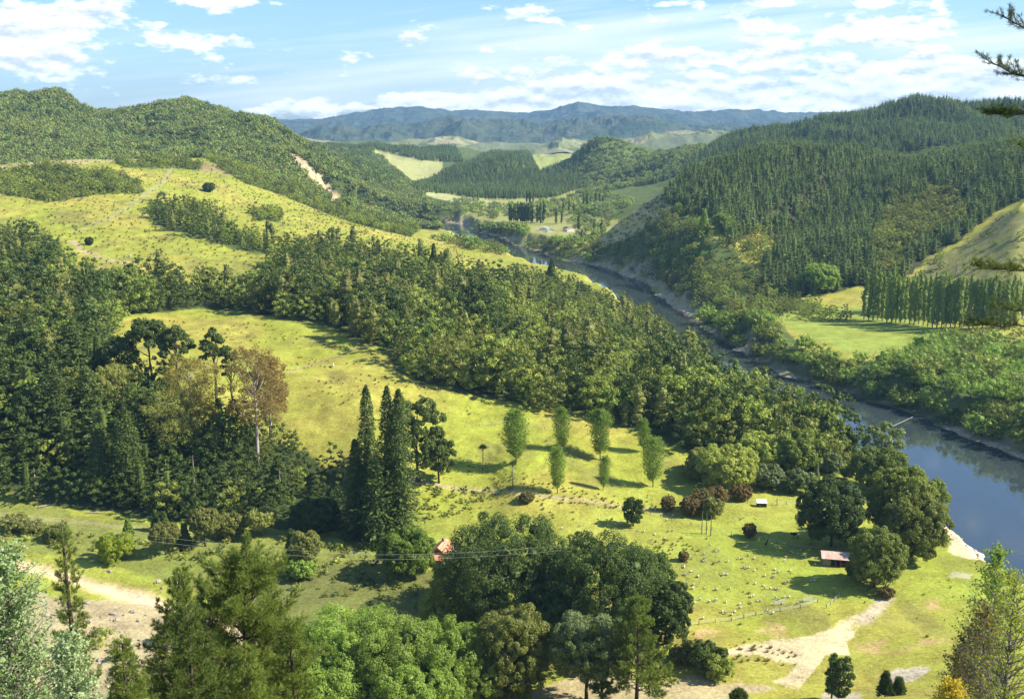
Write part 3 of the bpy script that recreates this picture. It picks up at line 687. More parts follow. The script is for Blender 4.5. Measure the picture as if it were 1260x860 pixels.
# ------------------------------------------------------------------ ground, water
rsplit = int(np.searchsorted(YS, 2700))
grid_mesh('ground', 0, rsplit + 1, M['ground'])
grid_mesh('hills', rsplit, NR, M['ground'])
def sheet(name, poly, z, mat):
    me = bpy.data.meshes.new(name); me.from_pydata([(x, y, z) for x, y in poly], [], [list(range(len(poly)))]); me.materials.append(mat)
    o = mobj(name, me); o['kind'] = 'structure'; return o
me = bpy.data.meshes.new('river')
# the river follows its banks as a ribbon, running a little under each bank
def resamp(L, n):
    L = np.array(L); d = np.r_[0, np.cumsum(np.hypot(*np.diff(L, axis=0).T))]; t = np.linspace(0, d[-1], n); return np.stack([np.interp(t, d, L[:, 0]), np.interp(t, d, L[:, 1])], 1)
A_, B_ = resamp(RB, 60), resamp(LB, 60); dv = A_ - B_; dv /= np.linalg.norm(dv, axis=1)[:, None]
A_ = A_ + dv * 14; B_ = B_ - dv * 14
vs = [(x, y, 0) for x, y in A_] + [(x, y, 0) for x, y in B_]
me.from_pydata(vs, [], [(i, 60 + i, 61 + i, i + 1) for i in range(59)]); me.materials.append(watermat('river_water', (.032, .045, .050)))
mobj('river', me)['kind'] = 'structure'
sp_ = [];
for sgn in (1, -1):
    L = STREAM if sgn == 1 else STREAM[::-1]
    for i, (x, y) in enumerate(L):
        a = L[max(i - 1, 0)]; b = L[min(i + 1, len(L) - 1)]; dx, dy = b[0] - a[0], b[1] - a[1]; q = math.hypot(dx, dy)
        sp_.append((x - dy / q * 10, y + dx / q * 10))
sheet('stream', sp_, STW, watermat('stream_water', (.10, .075, .045), .8, .1))
# ------------------------------------------------------------------ far mountains
mtm = groundmat('mountain_forest', True)
def mountains(name, Y0, Y1, prof, seed, n=700, m=130, rel=60, sc0=700, c=((.055, .075, .045), (.085, .095, .055))):
    s = np.linspace(-.62, .62, n); t = np.linspace(0, 1, m); SS, TT = np.meshgrid(s, t); YY = Y0 + (Y1 - Y0) * TT; XX = SS * YY
    Ym = Y0 + (Y1 - Y0) * .62
    us, vs_ = zip(*prof); zc = []
    for uu, vv in zip(us, vs_):
        s_, t_ = st(uu, vv); zc.append(CZ - t_ * Ym)
    crest = np.interp(SS, [(u - 630) / F for u in us], zc)
    prof_ = np.where(TT < .62, np.sin(np.clip(TT / .62, 0, 1) * math.pi / 2) ** .8, np.clip(1 - (TT - .62) / .38, 0, 1))
    Z = 40 + (crest - 40) * prof_
    rg = ridged(XX / sc0, YY / (sc0 * 1.5), seed, 6) - .62
    Z = Z + rg * rel * 2 * np.where(TT < .6, np.sin(np.clip(TT / .62, 0, 1) * math.pi) * 1.1 + .25, .25) + (ridged(XX / 120, YY / 150, seed + 5, 4) - .6) * rel * .4
    idx = np.arange(n * m).reshape(m, n); q = np.stack([idx[:-1, :-1], idx[:-1, 1:], idx[1:, 1:], idx[1:, :-1]], -1).reshape(-1, 4)
    me = np_mesh(name, np.stack([XX, YY, Z], -1).reshape(-1, 3), q, [mtm], smooth=False)
    ca = me.attributes.new('cover', 'FLOAT_COLOR', 'POINT'); w = np.clip(.5 + 3 * (fbm(XX / 90, YY / 90, seed + 9, 4) - .5), 0, 1)[..., None]
    rgba = np.ones((n * m, 4), np.float32); rgba[:, :3] = (np.array(c[0]) * (1 - w) + np.array(c[1]) * w).reshape(-1, 3); ca.data.foreach_set('color', rgba.ravel())
    o = mobj(name, me); o['kind'] = 'structure'; return o
mountains('mountains', 5600, 7600, [(-200, 170), (250, 165), (380, 168), (430, 166), (520, 160), (560, 152), (620, 150), (680, 158), (740, 150), (800, 148), (850, 156), (900, 160), (960, 165), (1100, 170), (1500, 170)], 5, rel=75, sc0=500, c=((.035, .058, .036), (.06, .075, .045)))
mountains('mountains', 8200, 11500, [(-200, 150), (300, 150), (345, 147), (400, 146), (440, 139), (480, 135), (520, 133), (560, 138), (600, 137), (650, 139), (690, 133), (710, 131), (740, 134), (800, 136), (850, 140), (900, 138), (960, 141), (1010, 142), (1100, 142), (1500, 150)], 15, rel=80, sc0=900, c=((.03, .05, .036), (.055, .07, .045)))
mountains('hills', 3900, 5300, [(-200, 175), (300, 172), (380, 171), (450, 178), (520, 176), (560, 172), (600, 177), (640, 181), (700, 177), (760, 173), (820, 168), (900, 166), (960, 162), (1100, 165), (1500, 165)], 25, rel=42, sc0=330, c=((.12, .15, .06), (.22, .21, .12)))

# ------------------------------------------------------------------ forests and scrub
TRK = [(505, 586), (830, 622), (830, 640), (505, 605)]
WA = np.array([3, 3, 3, 1.6, 3, 1.3, 3, 1.6, .8, 1.2, 1.4]); WA = WA / WA.sum(); WB = np.array([3, 3, 3, 1.6, 3, 3, 3, 1.2, 2.4, 2.0, .8]); WB = WB / WB.sum()
pk = lambda w: (lambda X, Y, rng: rng.choice(len(w), len(X), p=np.array(w) / sum(w)))
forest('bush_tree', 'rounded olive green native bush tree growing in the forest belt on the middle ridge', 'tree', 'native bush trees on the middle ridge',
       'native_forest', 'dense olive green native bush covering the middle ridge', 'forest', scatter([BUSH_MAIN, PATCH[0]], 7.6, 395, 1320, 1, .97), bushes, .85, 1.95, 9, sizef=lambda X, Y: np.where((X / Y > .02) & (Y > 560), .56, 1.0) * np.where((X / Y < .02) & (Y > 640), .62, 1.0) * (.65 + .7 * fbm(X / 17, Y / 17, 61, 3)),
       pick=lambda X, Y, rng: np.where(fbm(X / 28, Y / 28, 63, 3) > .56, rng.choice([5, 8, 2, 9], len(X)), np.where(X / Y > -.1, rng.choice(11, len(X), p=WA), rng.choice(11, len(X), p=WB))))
forest('thicket_shrub', 'small dark shrub in the thickets on the left grassy hill', 'tree', 'thicket trees on the left grassy hill',
       'hill_thicket', 'dark scrub thickets on the left grassy hill', 'scrub', scatter(PATCH[1:], 4.6, 850, 1330, 2, .85), scrub + bushes[4:5], .7, 1.25, 4, 200)
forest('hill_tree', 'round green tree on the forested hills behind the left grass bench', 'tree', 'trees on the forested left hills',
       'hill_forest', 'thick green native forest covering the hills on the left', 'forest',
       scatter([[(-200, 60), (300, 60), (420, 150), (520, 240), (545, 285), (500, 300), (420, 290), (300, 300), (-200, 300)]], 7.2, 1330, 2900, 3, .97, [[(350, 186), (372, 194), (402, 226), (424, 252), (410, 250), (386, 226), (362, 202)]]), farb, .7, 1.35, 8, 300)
BUSHIN = [(1072, 300), (1095, 262), (1150, 238), (1190, 250), (1180, 280), (1130, 300), (1105, 335), (1080, 345)]
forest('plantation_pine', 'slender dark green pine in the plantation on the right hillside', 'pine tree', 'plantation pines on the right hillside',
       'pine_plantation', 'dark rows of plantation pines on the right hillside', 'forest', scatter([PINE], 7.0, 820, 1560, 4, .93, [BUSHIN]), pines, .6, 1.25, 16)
forest('plantation_pine', 'distant bluish green pine on the high ridge at the upper right', 'pine tree', 'pines on the high right ridge',
       'ridge_plantation', 'bluish pine plantation on the high ridge at the upper right', 'forest', scatter([[(930, 80), (1500, 60), (1500, 260), (900, 260)]], 8.6, 1620, 2320, 5, .95), pines, .8, 1.25, 20, 0)
MIDP = [[(500, 236), (556, 208), (600, 190), (628, 182), (650, 186), (664, 214), (700, 200), (728, 172), (742, 176), (712, 205), (716, 232), (680, 244), (600, 246), (555, 240)],
        [(762, 248), (800, 222), (850, 196), (900, 166), (960, 158), (930, 175), (860, 215), (820, 235), (780, 256)],
        [(360, 185), (390, 164), (470, 166), (456, 196), (500, 222), (480, 230), (420, 225)], [(452, 182), (480, 166), (560, 180), (570, 200), (520, 198)]]
forest('valley_pine', 'small dark pine on the cone shaped hills in the middle distance', 'pine tree', 'pines on the middle distance hills',
       'far_plantation', 'dark pine plantations on the middle distance hills', 'forest', scatter(MIDP, 9, 1950, 3400, 6, .95), pines, .7, 1.05, 16, 300)
forest('valley_bush', 'round bush on the right half of the middle distance hills', 'tree', 'bushes on the middle distance hills',
       'far_bush', 'patchy olive bush on the middle distance hills', 'forest', scatter([[(728, 172), (760, 172), (800, 190), (880, 160), (860, 195), (800, 222), (760, 246), (716, 236), (712, 205)], [(690, 250), (716, 236), (800, 222), (850, 200), (870, 205), (800, 245), (740, 266)]], 10, 1950, 2700, 7, .8), farb, .7, 1.3, 8, 200)
forest('spur_bush', 'brownish olive bush on the steep spur beside the river bend', 'tree', 'bushes on the right river spur',
       'spur_scrub', 'brownish olive scrub covering the spur beside the river bend', 'scrub', scatter([SPUR, [(880, 270), (935, 285), (960, 300), (938, 330), (905, 310)]], 5.6, 720, 1330, 8, .72, [[(735, 296), (790, 247), (850, 205), (900, 186), (925, 178), (900, 205), (850, 245), (800, 275), (760, 305)]]), bushes + scrub, .5, .95, 7, 300,
       pick=pk([2, 2, 2, 2, 2, .4, 2, 2, .3, .6, .5, 2, 3, 2, 1]))
forest('spur_scrub', 'small brownish shrub on the pale grassy face of the river spur', 'shrub', 'shrubs on the grassy spur face', 'spur_face_scrub', 'brownish scrub speckling the pale grassy spur face', 'scrub', scatter([[(728, 312), (762, 275), (800, 250), (850, 222), (895, 205), (880, 240), (850, 262), (800, 285), (760, 315)]], 5, 1000, 1330, 31, .55), scrub, .6, 1.5, 3.4, 150)
forest('bend_bush', 'hazy bush crowding the bank at the far river bend', 'tree', 'bushes at the far river bend', 'bend_scrub', 'bush crowding the bank at the far river bend', 'scrub', scatter([[(540, 294), (560, 296), (600, 297), (640, 300), (700, 298), (745, 300), (730, 328), (690, 323), (640, 314), (600, 312), (560, 304)], [(590, 280), (650, 282), (650, 292), (590, 292)]], 7.5, 1130, 1500, 33, .8), [bushes[0], bushes[1], bushes[3], bushes[4], farwil[0]], .45, .95, 8, 200)
forest('slope_shrub', 'small shrub scattered on the cleared slope behind the poplars', 'shrub', 'shrubs on the cleared slope', 'slope_scrub', 'shrubs scattered on the cleared slope', 'scrub', scatter([CLEAR], 8, 700, 1000, 35, .35), scrub + bushes[4:5], .4, 1.1, 3.5, 200)
forest('gully_bush', 'pale brown and olive bush in the gap between plantation pines', 'tree', 'gap bushes in the pine plantation',
       'gully_scrub', 'pale scrub filling a gap in the pine plantation', 'scrub', scatter([BUSHIN], 6, 820, 1300, 9, .9), [bushes[3], bushes[7], bushes[1], bushes[4]], .8, 1.3, 7, 200)
forest('riverbank_willow', 'rounded light green willow leaning along the far river bank', 'willow', 'willows along the right river bank',
       'bank_willows', 'light green willows crowding the right river bank', 'forest', scatter([RIPAR], 10.5, 440, 820, 10, .85, [FIELDR]), willows, .6, 1.25, 11, 300)
forest('bank_shrub', 'low dark green shrub between the willows on the right bank', 'shrub', 'shrubs on the right river terrace',
       'bank_scrub', 'low scrub between the willows on the right river bank', 'scrub', scatter([RIPAR, [(1100, 425), (1260, 405), (1500, 400), (1500, 480), (1180, 440)]], 7, 440, 860, 11, .55, [FIELDR]), scrub + bushes[:2], .6, 1.25, 5, 200)
# valley floor beyond the bend
VF = [[(560, 262), (560, 246), (600, 252), (640, 254), (740, 236), (780, 250), (740, 290), (716, 300), (700, 262), (660, 272), (600, 262)], [(520, 290), (560, 300), (620, 300), (730, 302), (720, 320), (690, 320), (640, 306), (600, 318), (560, 306)], [(502, 246), (560, 252), (610, 262), (612, 272), (560, 262), (510, 262)], [(520, 262), (556, 270), (556, 284), (525, 282)]]
forest('valley_tree', 'hazy round tree among the farm paddocks of the far valley floor', 'tree', 'trees on the far valley floor',
       'valley_trees', 'hazy trees among the far valley paddocks', 'forest', scatter(VF, 12, 1210, 2300, 12, .7), farwil + farb[:3], .4, .8, 12, 300)
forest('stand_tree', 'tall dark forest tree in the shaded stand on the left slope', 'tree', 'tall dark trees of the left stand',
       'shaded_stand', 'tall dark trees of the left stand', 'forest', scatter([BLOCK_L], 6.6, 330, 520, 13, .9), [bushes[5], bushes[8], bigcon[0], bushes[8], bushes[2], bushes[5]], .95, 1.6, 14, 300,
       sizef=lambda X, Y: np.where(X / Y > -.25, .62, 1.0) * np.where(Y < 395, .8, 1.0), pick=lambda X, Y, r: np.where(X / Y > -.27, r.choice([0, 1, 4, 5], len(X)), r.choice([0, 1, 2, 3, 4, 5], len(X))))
RGH = [[(-50, 640), (60, 640), (160, 668), (260, 660), (420, 665), (440, 690), (380, 730), (300, 715), (200, 690), (100, 682), (0, 668)], [(400, 690), (470, 690), (520, 708), (560, 712), (600, 760), (520, 770), (430, 740), (380, 730)],
       [(512, 600), (560, 606), (600, 600), (640, 606), (600, 620), (540, 640), (500, 640)]]
forest('rough_shrub', 'low yellow green shrub in the rough beside the sandy stream bed', 'shrub', 'shrubs around the sandy stream bed',
       'rough_scrub', 'rough yellow green scrub near the stream bed', 'scrub', scatter(RGH, 3.6, 290, 420, 14, .55), scrub, .35, .9, 3.4, 260)
forest('gully_shrub', 'dense dark shrub in the gully below the sandy flat', 'shrub', 'shrubs in the stream gully',
       'gully_scrub', 'scrub in the stream gully', 'scrub', scatter([[(-80, 780), (120, 775), (300, 800), (460, 820), (640, 830), (640, 900), (-80, 900)], [(560, 760), (680, 790), (780, 800), (800, 830), (690, 835), (560, 830)]], 5, 215, 300, 15, .35), scrub + bushes[4:5], .5, 1.2, 4, 120)
# scattered scrub dots on the left hill and paddocks
forest('paddock_shrub', 'tiny dark shrub dotted on the sunny left hill pasture', 'shrub', 'shrubs dotted over the left hill pasture',
       'pasture_scrub', 'shrubs dotted over the left hill pasture', 'scrub', scatter([[(0, 240), (180, 235), (300, 225), (420, 270), (520, 300), (480, 300), (330, 300), (240, 330), (100, 300), (0, 270)]], 16, 640, 1200, 16, .35), scrub, .35, .9, 3, 260)
# ------------------------------------------------------------------ placed trees
def ztop(v, Y): return CZ - st(630, v)[1] * Y
def put(kind, label, cat, loc, crown, trunk=None, rz=0, group=None, s=1.0, tname='trunk'):
    e = empty(kind, loc, rz, s); tag(e, label, cat, group)
    if trunk is not None: mobj(tname, trunk, e)
    if crown is not None: mobj('crown', crown, e)
    return e
def broad(seed, h, w, leaf, style='round', bark='bark', ls=None, dens=1.0, px=3.5):
    rng = T(seed); g = G(); gt = G()
    base = {'round': .08, 'high': .34, 'cone': .04, 'open': .18, 'umbrella': .58, 'low': -.02}[style] * h
    n = {'round': 30, 'high': 30, 'cone': 26, 'open': 24, 'umbrella': 22, 'low': 14}[style]
    if style == 'cone':
        lob = []
        for k in range(n):
            f = (k + .5) / n; a = k * 2.4; rr = w * .5 * (1 - f) ** .75; r = w * (.13 + .13 * (1 - f)); lob.append((math.cos(a) * (rr - r * .7 if rr > r else rr * .3), math.sin(a) * (rr - r * .7 if rr > r else rr * .3), base + (h - base) * f * .93, r, r, r * 1.15))
    elif style == 'umbrella':
        lob = []
        for k in range(n):
            a = k * 2.4; q = math.sqrt((k + .4) / n); r = w * (.085 + .06 * rng.random()); lob.append((math.cos(a) * q * w * .4, math.sin(a) * q * w * .4, base + (h - base) * (.92 - .62 * q * q - .25 * rng.random()) , r, r, r * .6))
    else: lob = round_lobes(rng, h, w, base, n, .15 if style == 'open' else (.2 if style == 'low' else .165))
    if ls is None: ls = max(.16, 2.0 / px)
    rl = np.mean([l[3] for l in lob]); nsub = 22; need = dens * 1.0 * (4 * math.pi * (.36 * rl) ** 2) / (ls * ls * .42); nleaf = int(min(150, max(12, need * 1.15)))
    lobe_crown(g, rng, lob, nsub, nleaf, ls, core=0 if style in ('open', 'umbrella') else .36, subr=.36, zmin=-.6)
    trunk_limbs(gt, rng, lob, h, h * .014 + .12, limbs=8 if style in ('open', 'high', 'umbrella') else 5, mi=0, bare=.45 if style == 'umbrella' else None)
    return g.mesh('crown', [M[leaf], M['bark']]), gt.mesh('trunk', [M[bark]], True)
_sd = [1000]
def btree(kind, label, u, v, vt, wpx, leaf, style='round', bark='bark', cat='tree', group=None, ls=None, dens=1.0, Y=None):
    _sd[0] += 1
    if Y is None: p = at(u, v); 
    else:
        s = st(u, v)[0]; p = Vector((s * Y, Y, float(hz(s * Y, Y))))
    k = F / (p.y * cp + (CZ - p.z) * sp); h = max(1.0, ztop(vt, p.y) - p.z); w = wpx / k
    c, t = broad(_sd[0], h, w, leaf, style, bark, ls, dens, k)
    return put(kind, label, cat, (p.x, p.y, p.z - .1), c, t, random.Random(_sd[0]).random() * 6, group)
def ctree(kind, label, u, v, vt, wpx, leaf='dpine', cat='conifer', lv=18, nb=9, ns=5, group=None, base=.04, Y=None, **kw):
    _sd[0] += 1; rng = T(_sd[0])
    if Y is None: p = at(u, v)
    else:
        s = st(u, v)[0]; p = Vector((s * Y, Y, float(hz(s * Y, Y))))
    k = F / (p.y * cp + (CZ - p.z) * sp); h = max(1.0, ztop(vt, p.y) - p.z); w = wpx / k
    g = G(); gt = G(); conifer(g, rng, h, w, lv, nb, ns, base=base, **kw)
    # finer outer sprays
    n = int(230 * lv); f = rng.random(n) ** 1.2; a = rng.random(n) * 6.283; r = w * .5 * ((1 - f) ** kw.get('curve', 1.0) + .05) * (.55 + .5 * rng.random(n))
    zz_ = h * (base + (1 - base) * f) - r * .25
    kk = .55 + .75 * vn(f * lv * .9, a * 1.3, _sd[0]); r = r * kk; P = np.stack([np.cos(a) * r, np.sin(a) * r, zz_], 1); g.leaves(P, np.stack([np.cos(a) * .5, np.sin(a) * .5, np.full(n, .8)], 1), max(.35, 2.6 / k), rng, .8, .6)
    gt.tube([(0, 0, -.5), (0, 0, h * .5), (0, 0, h * .96)], [h * .012 + .1, h * .008, .04], 7)
    return put(kind, label, cat, (p.x, p.y, p.z - .1), g.mesh('crown', [M[leaf], M['bark']]), gt.mesh('trunk', [M['bark']], True), rng.random() * 6, group)

# big trees round the farm
btree('broadleaf_tree', 'huge dark green broadleaf tree right of the red roofed farmhouse', 622, 768, 638, 128, 'dark')
btree('broadleaf_tree', 'dark round tree touching the white annex of the farmhouse', 592, 745, 674, 64, 'dark')
btree('broadleaf_tree', 'grey green drooping tree between the two largest dark trees', 668, 778, 690, 56, 'grey')
btree('broadleaf_tree', 'second huge dark tree, beside the sheep paddock at the centre bottom', 738, 792, 658, 108, 'dark')
btree('broadleaf_tree', 'dark tree with smooth top behind the centre bottom dark tree', 785, 765, 675, 66, 'dark')
btree('broadleaf_tree', 'small dark round tree at the left edge of the sheep paddock', 818, 792, 714, 52, 'dark')
btree('broadleaf_tree', 'lower dark tree nestled between the huge dark trees', 700, 800, 728, 62, 'dark')
btree('cone_tree', 'mid green cone shaped tree just below the farmhouse', 546, 775, 703, 64, 'bush', 'cone')
btree('willow', 'bright green round willow standing left of the farmhouse', 500, 708, 652, 54, 'poplar', 'round')
btree('broadleaf_tree', 'tall light grey green tree below the huge dark trees', 630, 862, 748, 72, 'olive', 'round')
btree('broadleaf_tree', 'leafy grey green tree left of the yellow green pine', 722, 862, 757, 74, 'grey', 'high')
for i, (u, v, vt, w) in enumerate([(432, 858, 752, 104), (385, 850, 772, 70), (482, 868, 762, 96), (548, 862, 764, 84), (585, 866, 800, 64), (512, 880, 808, 90), (400, 880, 806, 100)]):
    btree('willow', ['broad bright willow, largest of the bottom willow clump', 'left willow of the bottom clump beside the pines', 'bright willow in the middle of the bottom clump', 'willow just below the cone shaped tree', 'small darker willow right of the bottom clump', 'front willow cut by the bottom edge near the centre', 'front willow cut by the bottom edge beside the large pine'][i], u, v, vt, w, 'willow', group='willows along the bottom')
btree('macrocarpa', 'dark spreading cypress behind the rusty roofed shed', 1022, 672, 590, 62, 'dark', 'round')
btree('broadleaf_tree', 'tallest leafy tree beside the blue river reach', 1104, 668, 572, 62, 'bush')
btree('broadleaf_tree', 'green tree on the river side of the tallest riverside tree', 1134, 662, 584, 44, 'bush')
btree('broadleaf_tree', 'lower green tree in front of the tall riverside tree', 1122, 690, 612, 62, 'bush')
btree('broadleaf_tree', 'olive tree to the right of the rusty roofed shed', 1076, 722, 650, 52, 'bush', 'round')
btree('shrub', 'low dark shrub at the foot of the riverside trees', 1098, 694, 665, 34, 'dark', 'low', cat='shrub')
btree('broadleaf_tree', 'rounded green tree above the white cottage', 1080, 604, 552, 54, 'bush')
btree('silver_poplar', 'pale silvery poplar rising against the river', 1084, 596, 520, 44, 'grey', 'open')
for i, (u, v, vt, w, lf) in enumerate([(894, 600, 549, 58, 'bush'), (933, 580, 534, 44, 'bush'), (866, 584, 552, 34, 'olive'), (975, 582, 530, 44, 'bush'), (966, 548, 490, 34, 'bush'), (995, 555, 496, 32, 'dark'), (1016, 562, 518, 30, 'dark'), (1034, 570, 524, 28, 'dark'), (945, 600, 572, 30, 'grey'), (855, 590, 566, 26, 'olive'), (1022, 582, 556, 22, 'grey')]):
    btree('broadleaf_tree', ['bright round tree above the reddish trees at the paddock edge', 'darker tree right of the bright round paddock edge tree', 'small olive tree at the end of the forest belt', 'broad green tree at the foot of the forest ridge', 'pointed green tree on the forest edge below the river glint', 'dark tree beside the river glint', 'dark tree second from the ridge tip', 'dark tree at the very tip of the forest ridge', 'small grey tree above the lone power pole', 'olive bush left of the bright paddock edge tree', 'small silvery bush near the ridge tip'][i], u, v, vt, w, lf, group=None)
for i, (u, v, vt, w, lf) in enumerate([(863, 628, 602, 24, 'red'), (849, 634, 611, 19, 'red'), (881, 622, 598, 21, 'red'), (912, 615, 597, 20, 'red'), (877, 636, 612, 20, 'olive'), (922, 661, 644, 13, 'red'), (822, 628, 610, 14, 'red'), (648, 618, 606, 14, 'red'), (841, 690, 678, 10, 'red')]):
    btree('small_tree', ['reddish round tree, tallest of the cluster above the three poles', 'low reddish tree at the left of the cluster above the poles', 'reddish tree at the right of the cluster above the poles', 'lone reddish tree between the cluster and the white shelter', 'olive spindly tree directly above the three poles', 'single small reddish tree in the open paddock', 'small reddish tree at the end of the farm track', 'reddish shrub on the farm track below the poplars', 'small reddish shrub in the sheep paddock'][i], u, v, vt, w, lf)
for i, (u, v, vt, w, lf, stl) in enumerate([(972, 607, 588, 15, 'dark', 'round'), (991, 607, 580, 22, 'grey', 'open'), (1004, 596, 568, 9, 'grey', 'cone'), (980, 600, 576, 16, 'grey', 'open'), (1042, 590, 573, 14, 'willow', 'open'), (1020, 598, 585, 14, 'willow', 'open'), (779, 647, 611, 20, 'dark', 'round'), (1054, 712, 690, 22, 'olive', 'round'), (970, 592, 578, 10, 'olive', 'round'), (1030, 600, 588, 10, 'willow', 'round'), (1090, 735, 722, 16, 'red', 'low')]):
    btree('small_tree', ['small dense dark tree right of the white shelter', 'airy grey green tree between shelter and cypress', 'thin pale columnar tree above the cypress', 'pale open tree behind the small dense dark tree', 'small bright tree on the grass near the ridge tip', 'young bright tree on the grass above the cypress', 'lone dark upright tree on the pasture below the poplars', 'small olive tree hugging the shed', 'tiny olive tree on the upper paddock', 'tiny bright tree on the upper paddock', 'brown shrubby heap at the top of the sandy path'][i], u, v, vt, w, lf, stl)
# young poplars on the slope
def young_poplar(seed, h, w):
    rng = T(seed); g = G(); gt = G(); TP = []; 
    gt.tube([(0, 0, -.4), (.05, 0, h * .5), (0, 0, h * .97)], [.22, .15, .03], 6)
    for i in range(64):
        f = (i + .5) / 64; z = h * (.10 + .86 * f); a = i * 2.4; L = w * .5 * (math.sin(math.pi * min(1, (f * .80 + .14))) ** .7) * (.7 + .5 * rng.random())
        e = (math.cos(a) * L, math.sin(a) * L, z + L * 1.0); gt.tube([(0, 0, z), (e[0] * .5, e[1] * .5, z + L * .35), e], [.045, .03, .01], 4)
        for k in range(5):
            t = .25 + .75 * (k + .5) / 5; TP.append((e[0] * t, e[1] * t, z + L * t * 1.0, .30 + .18 * L))
    TP = np.array(TP); n = 26; P = np.repeat(TP[:, :3], n, 0); d = sph(rng, len(P)); rr = np.repeat(TP[:, 3], n)[:, None]
    m = min(len(P), len(d)); g.leaves(P[:m] + d[:m] * rr[:m], d[:m] + np.array([0, 0, .3]), .48, rng, .7)
    return g.mesh('crown', [M['poplar']]), gt.mesh('trunk', [M['greybark']], True)
yp = [young_poplar(1500 + i, 20, 9.0) for i in range(4)]
YPL = ['young green poplar furthest left on the slope', 'young poplar in the upper row, second from the left', 'young poplar below the second upper poplar', 'tallest young poplar in the upper middle of the slope', 'young poplar below the tall middle one', 'pale young poplar furthest up on the right of the slope', 'young poplar furthest right with a long shadow']
for i, (u, v, vt) in enumerate([(635, 570, 506), (692, 556, 503), (686, 607, 552), (738.5, 566, 505), (742, 603, 562), (792, 556, 515), (803.5, 599, 540)]):
    p = at(u, v); s = (ztop(vt, p.y) - p.z) / 20; c, t = yp[i % 4]
    put('young_poplar', YPL[i], 'poplar', p, c, t, i * 1.3, 'young poplars on the sunny slope', (s * [1.2, .9, .95, 1.05, .8, .85, 1.1][i], s * [1.1, .95, .85, 1.1, .9, .8, 1.1][i], s)).rotation_euler = (R([2, -3, 2, 3, -2, 4, -2][i]), R([-2, 3, 3, -2, 2, -3, 2][i]), i * 1.3)
# cabbage trees
def cabbage():
    g = G(); gt = G(); rng = T(7); gt.tube([(0, 0, -.3), (.1, 0, 4), (.05, .1, 8.2)], [.22, .17, .13], 6)
    for c in ((.05, .1, 8.6), (.9, .2, 8.1), (-.7, -.3, 8.2), (.1, -.8, 8.9)):
        gt.tube([(.05, .1, 7.2), c], [.12, .08], 5); d = sph(rng, 70, -.3); g.blades(np.tile(c, (len(d), 1)), d, 1.1, .14, rng)
    return g.mesh('crown', [M['dark']]), gt.mesh('trunk', [M['greybark']], True)
cb = cabbage()
for i, (u, v, vt) in enumerate([(594, 578, 547), (631, 598, 567)]):
    p = at(u, v); s = (ztop(vt, p.y) - p.z) / 9.4
    put('cabbage_tree', ['upper cabbage tree with a tufted head on the slope', 'lower cabbage tree with a tufted head above the farm track'][i], 'cabbage tree', p, *cb, i * 2, 'cabbage trees', s)
# group of dark conifers and the bare pine beside it
for i, a in enumerate([(455, 652, 473, 44), (480, 662, 474, 46), (494, 664, 478, 50), (440, 660, 540, 44), (466, 668, 560, 56)]):
    ctree('tall_conifer', ['left spire of the dark conifer trio in the centre', 'middle spire of the dark conifer trio', 'right spire of the dark conifer trio, thickest at its base', 'shorter dark conifer at the left foot of the trio', 'lowest dark conifer in front of the trio'][i], *a, lv=30, nb=10, ns=5, curve=.62, lw=.30, irr=.5, droop=.35)
btree('umbrella_pine', 'leaning old pine with a flat crown right of the conifer trio', 514, 592, 490, 56, 'dpine', 'open', cat='pine tree')
btree('umbrella_pine', 'low side crown of pine over the slope right of the trio', 540, 594, 534, 34, 'dpine', 'open', cat='pine tree')
# left stand
for i, a in enumerate([(48, 560, 380, 72), (101, 560, 395, 64), (14, 540, 425, 60), (128, 640, 520, 50), (76, 600, 440, 60), (345, 640, 560, 30), (163, 655, 500, 54), (118, 605, 450, 54)]):
    ctree('tall_conifer', ['tallest dark spire conifer at the far left', 'second dark spire left of the umbrella pines', 'dark conifer against the left edge of the frame', 'dark lower conifer in the shaded left stand', 'shaded conifer between the two left spires', 'small dark conifer under the white trunked gum', 'dark conifer at the foot of the left stand', 'narrow shaded conifer below the second spire'][i], *a, lv=24, nb=9, ns=5, curve=.6, lw=.34, irr=.35, Y=[455, 455, 440, 385, 410, 385, 382, 415][i])
for i, (u, vt, w, Y, v) in enumerate([(190, 388, 64, 445, 520), (222, 398, 50, 440, 520), (152, 412, 46, 445, 520), (268, 400, 38, 440, 520), (287, 425, 26, 436, 522)]):
    btree('umbrella_pine', ['largest flat crowned pine in the left stand', 'flat crowned pine right of the largest one', 'flat crowned pine left of the largest one', 'lone flat crowned pine on a bare trunk above the gums', 'small bare trunked pine between lone pine and rust gum'][i], u, v, vt, w, 'dpine', 'umbrella', cat='pine tree', Y=Y)
